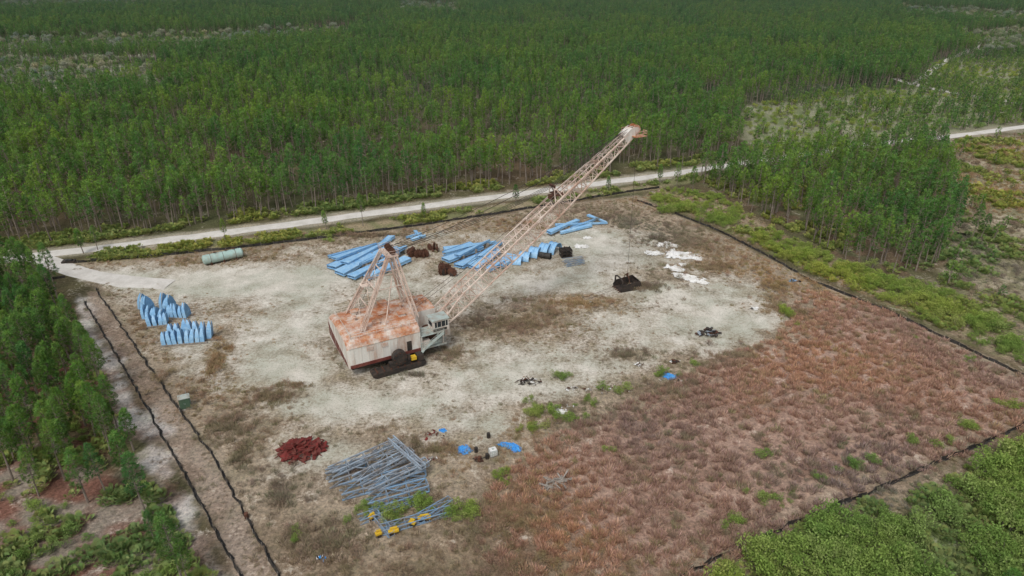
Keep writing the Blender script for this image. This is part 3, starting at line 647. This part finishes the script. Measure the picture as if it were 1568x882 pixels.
for sg in(-1,1):mb.box(BF+Vector((-.3,sg*3.2,-.3)),(1.6,.7,1.6),1)
mid=BF.lerp(BT,.64)+upb*1.6
for sg in(-1,1):
    mb.beam(mid+Vector((0,sg*1.6,0)),mid+upb*2.6+Vector((0,sg*.7,0)),.2,.2);mb.beam(mid-dirb*2+Vector((0,sg*1.6,0)),mid+upb*2.6+Vector((0,sg*.7,0)),.14,.14)
mb.box(mid+upb*.25,(2.2,3,.2),1);mb.beam(mid+upb*2.6+Vector((0,-1,0)),mid+upb*2.6+Vector((0,1,0)),.35,.5,1)
mb.box(mid-dirb*1.5+upb*.7,(1.2,1.2,.9),1)
part(mb,'boom',['boom','rust'])
mb=MB()
for yy in(-.7,.7):
    mb.tube(BT+dirb*.9+Vector((0,yy-.12,0)),BT+dirb*.9+Vector((0,yy+.12,0)),1.15,1.15,24,1)
    mb.tube(BT+dirb*.9+Vector((0,yy-.18,0)),BT+dirb*.9+Vector((0,yy+.18,0)),.35,.35,12,0)
for yy in(-1.1,-.2,.2,1.1):
    q=[BT-dirb*2.6-upb*.7,BT+dirb*1.2-upb*.6,BT+dirb*1.6+upb*.2,BT+dirb*.6+upb*1.2,BT-dirb*2.6+upb*1.0]
    mb.plate([v+Vector((0,yy,0)) for v in q],(0,.1,0),0)
mb.box(BT-dirb*1.2+upb*1.1,(2.6,2.2,.4),0,ry=-math.atan2(35,49))
mb.box(BT+Vector((.8,-1.9,-.6)),(3.0,1.5,.12),1);rail(mb,[BT+Vector(v) for v in((-.7,-2.6,-.5),(2.3,-2.6,-.5),(2.3,-1.3,-.5))],m=1,r=.05)
mb.box(BT+Vector((.8,1.9,-.6)),(3.0,1.5,.12),1);rail(mb,[BT+Vector(v) for v in((-.7,2.6,-.5),(2.3,2.6,-.5),(2.3,1.3,-.5))],m=1,r=.05)
part(mb,'boom_point_sheaves',['white','roof'])
mb=MB()
def cable(p,q,sag,r=.05,n=10):
    p=Vector(p);q=Vector(q);mb.path([p.lerp(q,i/n)-Vector((0,0,4*sag*(i/n)*(1-i/n))) for i in range(n+1)],r,5,0)
for yy in(-1.2,-.4,.4,1.2):
    cable(top+Vector((.6,yy,.9)),mid+upb*2.7+Vector((0,yy*.6,0)),1.2,.05);cable(mid+upb*2.7+Vector((0,yy*.6,0)),BT+upb*1.1+Vector((0,yy*.6,0)),.1,.05)
for yy in(-1.5,1.5):cable(top+Vector((.6,yy,.6)),BT+upb*1.2+Vector((-1,yy*.5,0)),1.5,.055)
for yy in(-.7,.7):
    cable((5,yy,8.2),BT+dirb*.9+upb*1.15+Vector((0,yy,0)),1.0,.04)
    cable(top+Vector((-.6,yy*1.5,.5)),(-6,yy*3,8.5),0,.045)
Minv=(Matrix.Translation((-25.2,122.1,0))@Matrix.Rotation(AZ,4,'Z')).inverted()
bk=Minv@Vector((*G2(959,441),0))
cable(BT+dirb*1.9+Vector((.2,0,0)),bk+Vector((0,0,3.9)),0,.035)
cable((9.6,-.8,2.6),bk+Vector((-2.8,-.6,1.0)),2.0,.03);cable((9.6,.8,2.6),bk+Vector((-2.8,.6,1.0)),2.0,.03)
part(mb,'wire_ropes',['dark'])
mb=MB()
Wd,Ln,Hh=1.9,2.5,2.3
mb.plate([(-Ln,-Wd,0),(Ln,-Wd,0),(Ln,Wd,0),(-Ln,Wd,0)],(0,0,.15))
for sg in(-1,1):
    mb.plate([(-Ln,sg*Wd,.0),(Ln,sg*Wd,0),(Ln+.3,sg*Wd,1.6),(Ln,sg*Wd,Hh),(-Ln+.5,sg*Wd,Hh*.75),(-Ln-.2,sg*Wd,.8)],(0,.14,0))
    mb.beam((-Ln+.3,sg*Wd,1.2),(-Ln+.3,sg*(Wd-.1),3.0),.35,.25)
    mb.path([Vector((0,sg*Wd,1.6)),Vector((-.1,sg*1.0,3.1)),Vector((0,sg*.1,3.9))],.08,5,1)
mb.plate([(Ln,-Wd,0),(Ln,Wd,0),(Ln+.3,Wd,1.6),(Ln+.3,-Wd,1.6)],(.12,0,.02));mb.plate([(Ln+.3,-Wd,1.6),(Ln+.3,Wd,1.6),(Ln,Wd,Hh),(Ln,-Wd,Hh)],(.12,0,.02))
mb.path([Vector((-Ln+.3,-Wd,2.9)),Vector((-Ln+.3,-.9,3.3)),Vector((-Ln+.3,.9,3.3)),Vector((-Ln+.3,Wd,2.9))],.2,6)
for yy in np.linspace(-1.6,1.6,5):mb.plate([(-Ln,yy-.15,.02),(-Ln,yy+.15,.02),(-Ln-.65,yy,.05)],(0,0,.18),1)
mb.beam((0,-.9,3.3),(0,.9,3.3),.14,.18,1);mb.box((0,0,3.75),(.4,.3,.6),1)
mb.obj('dragline_bucket',[M['dark'],M['rust']],loc=G(959,441),rz=R(20))
# ---------------------------------------------------------------- yard objects
def tank(pA,pB,r):
    A=Vector(G(*pA));B=Vector(G(*pB));d=(B-A);L=d.length;mb=MB();n=28
    st=[(-L/2-.45,.05),(-L/2-.4,.45),(-L/2-.25,.8),(-L/2,1),(-L/6,1),(L/6,1),(L/2,1),(L/2+.25,.8),(L/2+.4,.45),(L/2+.45,.05)]
    vs=[(x_,math.cos(2*math.pi*i/n)*r*s_,r+.25+math.sin(2*math.pi*i/n)*r*s_) for x_,s_ in st for i in range(n)]
    mb.add(vs,[(j*n+i,j*n+(i+1)%n,(j+1)*n+(i+1)%n,(j+1)*n+i) for j in range(len(st)-1) for i in range(n)])
    for xx in(-L*.33,0,L*.33):mb.box((xx,0,.35),(.4,r*1.7,.7),1);mb.tube((xx-.05,0,r+.25),(xx+.05,0,r+.25),r+.02,r+.02,n,1,False)
    for xx in(-L*.2,L*.1,L*.3):mb.tube((xx,0,2*r+.1),(xx,0,2*r+.5),.3,.3,12,0);mb.tube((xx,0,2*r+.5),(xx,0,2*r+.56),.38,.38,12,1)
    mb.obj('storage_tank',[M['aqua'],M['rust']],loc=(A+B)/2,rz=math.atan2(d.y,d.x))
tank((314,406),(371,394),1.25)
# blue upright tapered segments, racked side by side
def ribs(name,px,py,n,sp_,rz,h=3.2,seed=0):
    r=random.Random(seed);mb=MB()
    mb.box(((n-1)*sp_/2,0,.2),(n*sp_+.6,.3,.4),1);mb.box(((n-1)*sp_/2,2.0,.2),(n*sp_+.6,.3,.4),1)
    for i in range(n):
        x0=i*sp_+r.uniform(-.12,.12);hh=h*r.uniform(.75,1.12);ln=r.uniform(-.5,.5)
        pr=[(0,.4),(2.3,.4),(2.3,.4+hh*.4),(1.9,.4+hh*.75),(1.2,.4+hh),(.9,.4+hh*.85),(.3,.4+hh*.4)]
        mb.plate([(x0+ln*(b/hh)+sp_*.3,y_,b) for y_,b in pr],(.08,0,0),2)
        sk=[(0,.0,.75),(.4,.15,.8),(.7,.5,.62),(.88,.85,.4),(1.0,1.1,.12)]
        for (t0,ya,w0),(t1,yb,w1) in zip(sk[:-1],sk[1:]):
            xa=x0+ln*t0;xb=x0+ln*t1
            mb.plate([(xa-w0*sp_*.5,ya,.4+hh*t0),(xa+w0*sp_*.5,ya,.4+hh*t0),(xb+w1*sp_*.5,yb,.4+hh*t1),(xb-w1*sp_*.5,yb,.4+hh*t1)],(0,-.07,.03),0)
        mb.box((x0,1.4,.4+hh*.3),(sp_*.55,.9,.06),0,rx=.4)
    return mb.obj(name,[M['blue'],M['wood'],M['blued']],loc=G(px,py),rz=rz)
ribs('blue_boom_segments',214,476,3,1.2,R(-35),3.6,1)
ribs('blue_boom_segments',220,491,5,1.0,R(-10),2.9,2)
ribs('blue_boom_segments',247,476,3,1.1,R(-25),3.7,6)
ribs('blue_boom_segments',258,488,5,1.0,R(-6),3.2,7)
ribs('blue_boom_segments',230,502,4,1.05,R(14),2.7,8)
ribs('blue_boom_segments',252,531,8,1.1,R(10),2.8,3)
ribs('blue_boom_segments',262,517,5,1.3,R(14),3.1,4)
ribs('blue_boom_segments',310,522,2,1.3,R(12),3.6,5)
# long blue tapered plates on timbers
def girders(name,items,seed=0):
    r=random.Random(seed);mb=MB();ox,oy=G2(*items[0][0])
    for (a,b,w,h,z) in items:
        A=Vector((*G2(*a),0))-Vector((ox,oy,0));B=Vector((*G2(*b),0))-Vector((ox,oy,0));d=(B-A).normalized();s=Vector((-d.y,d.x,0))
        w2=w*r.uniform(.15,.7);w0=w*r.uniform(1.0,1.35)
        if r.random()<.45:w0,w2=w2,w0
        tl=r.uniform(-.5,.5);U=lambda v:Vector((0,0,v))
        for zz,th in((z,.08),(z+h,.08)):
            mb.plate([A-s*w0/2+U(zz),A+s*w0/2+U(zz+tl),B+s*w2/2+U(zz+tl*.5),B-s*w2/2+U(zz)],(0,0,th),0)
        for k in(-.45,.45):mb.beam(A+s*w0*k+U(z+h/2),B+s*w2*k+U(z+h/2),.06,h-.02,0 if k<0 else 2)
        L=(B-A).length
        for t in(.12,.5,.88):
            c=A.lerp(B,t);mb.beam(c-s*w*.6+U(z/2),c+s*w*.6+U(z/2),.25,z+.01 if z>.1 else .2,1)
    mb.obj(name,[M['blue'],M['wood'],M['blued']],loc=(ox,oy,0))
girders('blue_steel_plates',[((508,414),(592,374),2.8,.8,.5),((520,424),(598,382),2.8,.7,.5),((538,429),(612,392),2.8,.7,.5),((560,431),(625,400),2.6,.8,.4),((512,404),(578,382),2.4,.5,1.5),((528,412),(600,376),2.4,.5,1.5),((552,414),(610,388),2.2,.5,1.5),((503,396),(556,384),2.4,.6,.3),((575,385),(600,366),2.0,.7,.5),((590,402),(622,386),2.0,.6,1.4)],1)
girders('blue_steel_plates',[((680,392),(725,378),2.6,.8,.4),((682,402),(738,382),2.8,.7,.4),((702,411),(752,386),2.8,.7,.4),((724,415),(765,388),2.8,.7,.4),((747,417),(782,394),2.6,.7,.4),((700,400),(750,376),2.0,.5,1.4),((680,385),(760,374),1.6,.5,.4),((768,412),(790,396),2.4,.7,.4),((735,402),(770,378),2.2,.5,1.5)],2)
girders('blue_steel_plates',[((845,355),(885,340),1.3,.5,.3),((858,360),(905,348),1.1,.5,.3),((850,347),(930,344),.9,.5,.3),((875,352),(915,337),1.1,.5,.3),((840,362),(868,350),1.4,.6,.8),((900,332),(928,343),1.0,.4,.3)],3)
girders('blue_steel_plates',[((622,366),(645,360),1.2,.5,.3),((630,370),(652,364),1.0,.5,.3),((636,358),(644,368),.9,.4,.8)],4)
def arcshell(name,px,py,rz,r0=2.2,L=3.0,a0=10,a1=175):
    mb=MB();n=12
    for i in range(n):
        t0=R(a0+(a1-a0)*i/n);t1=R(a0+(a1-a0)*(i+1)/n)
        p=[(0,math.cos(t0)*r0,math.sin(t0)*r0),(L,math.cos(t0)*r0,math.sin(t0)*r0),(L,math.cos(t1)*r0,math.sin(t1)*r0),(0,math.cos(t1)*r0,math.sin(t1)*r0)]
        mb.plate(p,(0,-math.cos((t0+t1)/2)*.08,-math.sin((t0+t1)/2)*.08),0)
        for xx in(0,L/2,L):
            q=[(xx,math.cos(t)*k,math.sin(t)*k) for t,k in((t0,r0+.16),(t1,r0+.16),(t1,r0+.01),(t0,r0+.01))];mb.plate(q,(.08,0,0),0)
    return mb.obj(name,[M['blue'],M['blued']],loc=G(px,py),rz=rz)
for px,py,rz,r0,L in[(796,396,R(-15),2.0,2.8),(812,390,R(-20),2.3,2.6),(828,386,R(-25),2.6,2.6),(842,384,R(-30),2.6,2.4),(785,402,R(-10),1.7,2.4)]:arcshell('blue_curved_shell',px,py,rz,r0,L)
mb=MB();mb.tube((0,0,.8),(3.2,0,.8),.8,.8,20,0,False);mb.tube((0,0,.8),(3.2,0,.8),.72,.72,20,0,False);mb.tube((3.0,0,.8),(3.2,0,.8),.95,.95,20,0,False);mb.obj('black_pipe',[M['black']],loc=G(826,394),rz=R(-20))
mb=MB()
for i in range(7):
    for z in(.1,1.1,2.0):mb.beam((-1.5,-1.2+i*.4,z),(1.5,-1.2+i*.4,z),.14,.2)
for sx in(-1.4,0,1.4):
    for sy in(-1.3,1.3):mb.beam((sx,sy,0),(sx,sy,2.3),.16,.16)
    for z in(.4,1.0,1.6,2.2):mb.beam((sx,-1.4,z),(sx,1.4,z),.12,.15)
mb.obj('steel_bar_crate',[M['dark']],loc=G(866,392),rz=R(12))
def lattices(name,items,th=.07):
    mb=MB();ox,oy=G2(*items[0][0])
    for a,b,w,h,z in items:
        A=Vector((*G2(*a),z+h/2))-Vector((ox,oy,0));B=Vector((*G2(*b),z+h/2))-Vector((ox,oy,0));d=(B-A).normalized()
        lat(mb,A,B,w,h,w*.85,h,max(2,int((B-A).length/2.8)),th,th*.55,(-d.y,d.x,0),rnd.randrange(2))
    mb.obj(name,[M['bluesteel'],M['greysteel']],loc=(ox,oy,0))
lattices('lattice_boom_sections',[((502,742),(625,702),2.3,1.2,.2),((522,760),(650,724),2.3,1.1,.2),((562,774),(655,748),2.2,1.1,.2),((508,738),(610,692),1.6,.9,1.5),((545,750),(632,704),1.6,.8,1.4),((562,764),(655,720),1.5,.8,1.4),((500,730),(560,714),1.0,.7,.3),((600,690),(650,735),1.0,.6,2.3)],th=.10)
lattices('lattice_boom_sections',[((550,800),(640,768),1.3,.8,.1),((585,815),(690,785),1.4,.8,.1),((570,785),(600,822),1.1,.7,.1),((640,800),(690,770),1.3,.8,.2)],th=.06)
lattices('lattice_frame',[((862,402),(892,398),1.2,.8,.1),((866,408),(894,403),1.1,.8,.1)],th=.06)
mb=MB()
for px,py,rz,s in((603,818,.3,1.5),(650,798,.2,1.9),(570,796,.8,1.0),(632,805,-.4,1.0),(580,822,.5,.9)):
    g=Vector(G(px,py))-Vector(G(603,818));mb.box(g+Vector((0,0,.7)),(s,.6,.3),0,rz=rz);mb.box(g+Vector((0,.2,.98)),(s*.7,.3,.24),0,rz=rz);mb.box(g+Vector((0,0,.28)),(s*.8,.5,.52),1,rz=rz)
mb.obj('yellow_steel_brackets',[M['yellow'],M['dark']],loc=G(603,818))
def heap(name,px,py,rx,ry,hh,n,mats,seed,kinds=('plate','bar','tube'),sz=1.0,rz=0):
    r=random.Random(seed);mb=MB()
    for i in range(n):
        a=r.uniform(0,6.28);q=r.random()**.6;x_,y_=math.cos(a)*q*rx,math.sin(a)*q*ry;z_=hh*(1-q)*r.uniform(.3,1)+.15
        m=r.randrange(len(mats));k=r.choice(kinds);ax=(r.uniform(-.4,.4),r.uniform(-.4,.4),r.uniform(0,6.28))
        if k=='plate':
            M3=mathutils.Euler(ax).to_matrix();P_=[(-.8,-.4),(.7,-.45),(.9,.1),(.5,.5),(-.7,.35)]
            mb.plate([Vector((x_,y_,z_))+M3@Vector((u*sz*r.uniform(.7,1.3),w*sz*r.uniform(.7,1.3),0)) for u,w in P_],M3@Vector((0,0,.08)),m)
        elif k=='bar':
            d=mathutils.Euler(ax).to_matrix()@Vector((sz*r.uniform(.6,1.5),0,0));c=Vector((x_,y_,z_+.1));mb.beam(c-d,c+d,.16*sz,.12*sz,m)
        elif k=='tube':
            d=mathutils.Euler(ax).to_matrix()@Vector((sz*r.uniform(.2,.5),0,0));c=Vector((x_,y_,z_+.2));mb.tube(c-d,c+d,.25*sz*r.uniform(.6,1.3),None,12,m)
        elif k=='gear':
            d=mathutils.Euler((0,0,ax[2])).to_matrix()@Vector((.14,0,0));R_=sz*r.uniform(.8,1.2);c=Vector((x_,y_,max(z_,R_)));mb.tube(c-d,c+d,R_,None,18,m);mb.tube(c-d*2,c+d*2,R_*.3,None,10,m)
            s_=Vector((-d.y,d.x,0)).normalized()
            for t in range(12):
                u=s_*math.cos(t*.5236)*R_+Vector((0,0,math.sin(t*.5236)*R_));mb.beam(c+u*.95,c+u*1.15,.2,.2,m)
    return mb.obj(name,[M[k] for k in mats],loc=G(px,py),rz=rz)
heap('red_steel_scrap_pile',462,690,3.8,2.9,1.9,150,['red','red','maroon'],1,('plate','bar','plate'),.8,R(10))
heap('rusty_gear_wheels',640,392,2.4,1.6,1.0,12,['rust'],2,('gear','gear','bar'),1.1)
heap('rusty_gear_wheels',664,384,1.6,1.0,1.0,7,['rust'],3,('gear','tube'),1.0)
heap('rusty_gear_wheels',683,420,2.6,1.2,1.4,13,['rust','dark'],4,('gear','gear','tube'),1.2,R(-25))
heap('scrapped_engine_parts',1085,513,2.7,1.4,1.9,60,['dark','rust','dark','greysteel'],5,sz=.7)
heap('scrap_tire_pile',1155,474,.8,.5,.7,9,['dark','tarpw'],6,sz=.5)
heap('scrap_metal_heap',812,586,2.6,1.0,.9,38,['rust','dark','tarpw','dark'],7,sz=.55)
heap('scrap_metal_heap',880,597,2.0,.6,.5,14,['wood','tarpw','rust'],8,sz=.4)
heap('scrap_metal_heap',1032,556,1.0,.6,.7,14,['dark','rust','tarpw'],9,sz=.5)
heap('scrap_metal_heap',905,466,1.0,.6,.5,8,['dark','tarpw','wood'],10,sz=.6)
heap('scrap_metal_heap',665,668,2.0,1.4,.5,18,['rust','red','wood'],11,sz=.45)
heap('scrap_metal_heap',662,705,1.0,.6,.5,10,['red','wood','tarpw'],12,sz=.45)
heap('scrap_metal_heap',980,560,1.0,.5,.4,9,['dark','tarpw','rust'],13,sz=.5)
heap('scrap_metal_heap',735,705,1.0,.5,.9,10,['dark','rust'],14,sz=.5)
heap('scrap_metal_heap',1215,432,2.0,.5,.5,10,['dark','bluesteel'],15,sz=.6)
heap('blue_scrap_parts',490,858,.8,.5,.5,9,['tarpb','tarpw','dark'],16,sz=.4)
heap('plank_pile',852,741,2.0,.9,.5,22,['wood'],17,('bar',),1.3,R(20))
heap('scattered_debris',930,598,5,1.2,.2,26,['tarpw','wood','rust'],18,sz=.4)
heap('scattered_debris',860,628,3,1.5,.2,18,['tarpw','wood'],19,sz=.35)
heap('scattered_debris',1040,585,4,1.0,.2,16,['tarpw','wood','dark'],20,sz=.35)
def tarp(name,px,py,sx,sy,mat,seed,rz=0,h=.45):
    mb=MB();n=22;g=np.linspace(-1,1,n);U,Vv=np.meshgrid(g,g)
    zz=np.abs(fbm(U*3.2+seed,Vv*3.2,seed,4)-.5)*2.2*h+.06
    rr=np.hypot(U,Vv)+(fbm(U*2.1+9,Vv*2.1,seed+3,3)-.5)*1.1
    zz=zz*sstep(.95,.5,rr)+.03
    vs=[];fs=[]
    for j in range(n):
        for i in range(n):vs.append((U[j,i]*sx*(1+.1*math.sin(seed+j)),Vv[j,i]*sy,zz[j,i]))
    for j in range(n-1):
        for i in range(n-1):
            if rr[j,i]<.85:fs.append((j*n+i,j*n+i+1,(j+1)*n+i+1,(j+1)*n+i))
    mb.add(vs,fs);return mb.obj(name,[M[mat]],loc=G(px,py),rz=rz)
for i,a in enumerate([(1022,376,3.6,2.2,-.2),(1000,389,3.0,1.5,.1),(1040,391,5.2,2.8,.1),(1065,396,2.2,1.9,.3),(1052,425,4.8,2.1,-.45),(1032,412,3.4,2.2,-.4),(1068,432,2.8,1.3,-.3),(992,387,1.6,1.2,0),(888,378,2.4,1.8,.2),(900,365,1.3,1.2,0),(1030,384,1.2,.9,.4),(1045,406,1.4,.9,.1)]):
    tarp('white_tarp',*a[:4],'tarpw',i*3+2,rz=a[4],h=.9)
tarp('blue_tarp',712,690,1.4,1.4,'tarpb',3,.6,.6);tarp('blue_tarp',775,682,2.6,.8,'tarpb',5,-.3,.7);tarp('blue_tarp',788,688,1.1,1.1,'tarpb',8,.9,.6);tarp('blue_tarp',1024,577,2.2,1.3,'tarpb',11,.2,.7);tarp('blue_tarp',678,660,.7,.6,'tarpb',13,.2,.5);tarp('white_tarp',857,631,1.3,1.0,'tarpw',12,.2,.6)
mb=MB();mb.box((0,0,.75),(1.15,1.0,1.05),0)
for x_ in np.linspace(-.6,.6,5):
    for sy in(-.53,.53):mb.beam((x_,sy,.15),(x_,sy,1.3),.04,.04,1)
for z in(.2,.6,1.0,1.3):
    for sy in(-.55,.55):mb.beam((-.62,sy,z),(.62,sy,z),.04,.04,1)
mb.box((0,0,.1),(1.25,1.1,.16),2);mb.tube((0,0,1.28),(0,0,1.38),.2,.2,12,1);mb.obj('white_tote_tank',[M['tarpw'],M['teal'],M['wood']],loc=G(755,697),rz=.4)
for px,py,mt in((729,692,'dark'),(734,706,'rust'),(746,702,'dark'),(378,793,'rust'),(748,670,'dark')):
    mb=MB();mb.tube((0,0,0),(0,0,.9),.3,.3,16,0)
    for z in(.02,.3,.6,.88):mb.tube((0,0,z),(0,0,z+.03),.32,.32,16,0)
    mb.tube((.12,0,.9),(.12,0,.94),.04,.04,8,0);mb.obj('steel_drum',[M[mt]],loc=G(px,py))
mb=MB();mb.box((0,0,.1),(2.3,1.9,.2),1);mb.box((0,0,1.25),(1.8,1.4,2.1),0);mb.box((0,0,2.36),(2.0,1.6,.12),2)
mb.plate([(-1,-.8,2.42),(1,-.8,2.42),(.7,-.3,2.65),(-.7,-.3,2.65)],(0,.5,0),2)
for d in(-.45,.45):mb.box((d,-.72,1.25),(.84,.05,1.9),0);mb.box((d*.2,-.77,1.3),(.05,.05,.3),2)
for k in range(5):mb.box((.93,0,.9+k*.2),(.05,1.0,.06),2)
mb.beam((.5,.3,2.4),(.5,.3,3.4),.07,.07,2);mb.obj('electrical_cabinet',[M['gbox'],M['wood'],M['teal']],loc=G(285,624),rz=R(25))
mb=MB();mb.box((0,0,.35),(3.2,1.6,.5),0,rz=.2);mb.tube((-1,0,.7),(1,0,.7),.35,.35,12,1);mb.obj('rolled_fence_fabric',[M['dark'],M['black']],loc=G(106,402))
# ---------------------------------------------------------------- light, sky, camera
sc=bpy.context.scene
w=bpy.data.worlds.new('World');sc.world=w;w.use_nodes=True;t=w.node_tree;bg=t.nodes['Background']
sky=t.nodes.new('ShaderNodeTexSky');sky.sky_type='NISHITA';sky.sun_disc=False;sky.sun_elevation=R(55);sky.sun_rotation=R(200);sky.dust_density=4;sky.air_density=1.2
hs=t.nodes.new('ShaderNodeHueSaturation');hs.inputs['Saturation'].default_value=.4
t.links.new(sky.outputs[0],hs.inputs['Color']);t.links.new(hs.outputs[0],bg.inputs[0]);bg.inputs[1].default_value=.125
sl=bpy.data.lights.new('sun','SUN');sl.energy=1.4;sl.angle=R(16);sl.color=(1,.98,.95);so=bpy.data.objects.new('sun',sl);sc.collection.objects.link(so)
az=R(200);el=R(55);dv=Vector((math.sin(az)*math.cos(el),math.cos(az)*math.cos(el),math.sin(el)))
so.rotation_euler=dv.to_track_quat('Z','Y').to_euler();so.location=(0,0,200)
cd=bpy.data.cameras.new('camera');cd.lens=24;cd.sensor_width=36;cd.clip_end=20000;co=bpy.data.objects.new('camera',cd);sc.collection.objects.link(co)
co.location=(0,0,CAM_H);co.rotation_euler=(R(90)-PITCH,0,0);sc.camera=co
sc.view_settings.view_transform='Standard';sc.view_settings.look='None';sc.view_settings.exposure=0
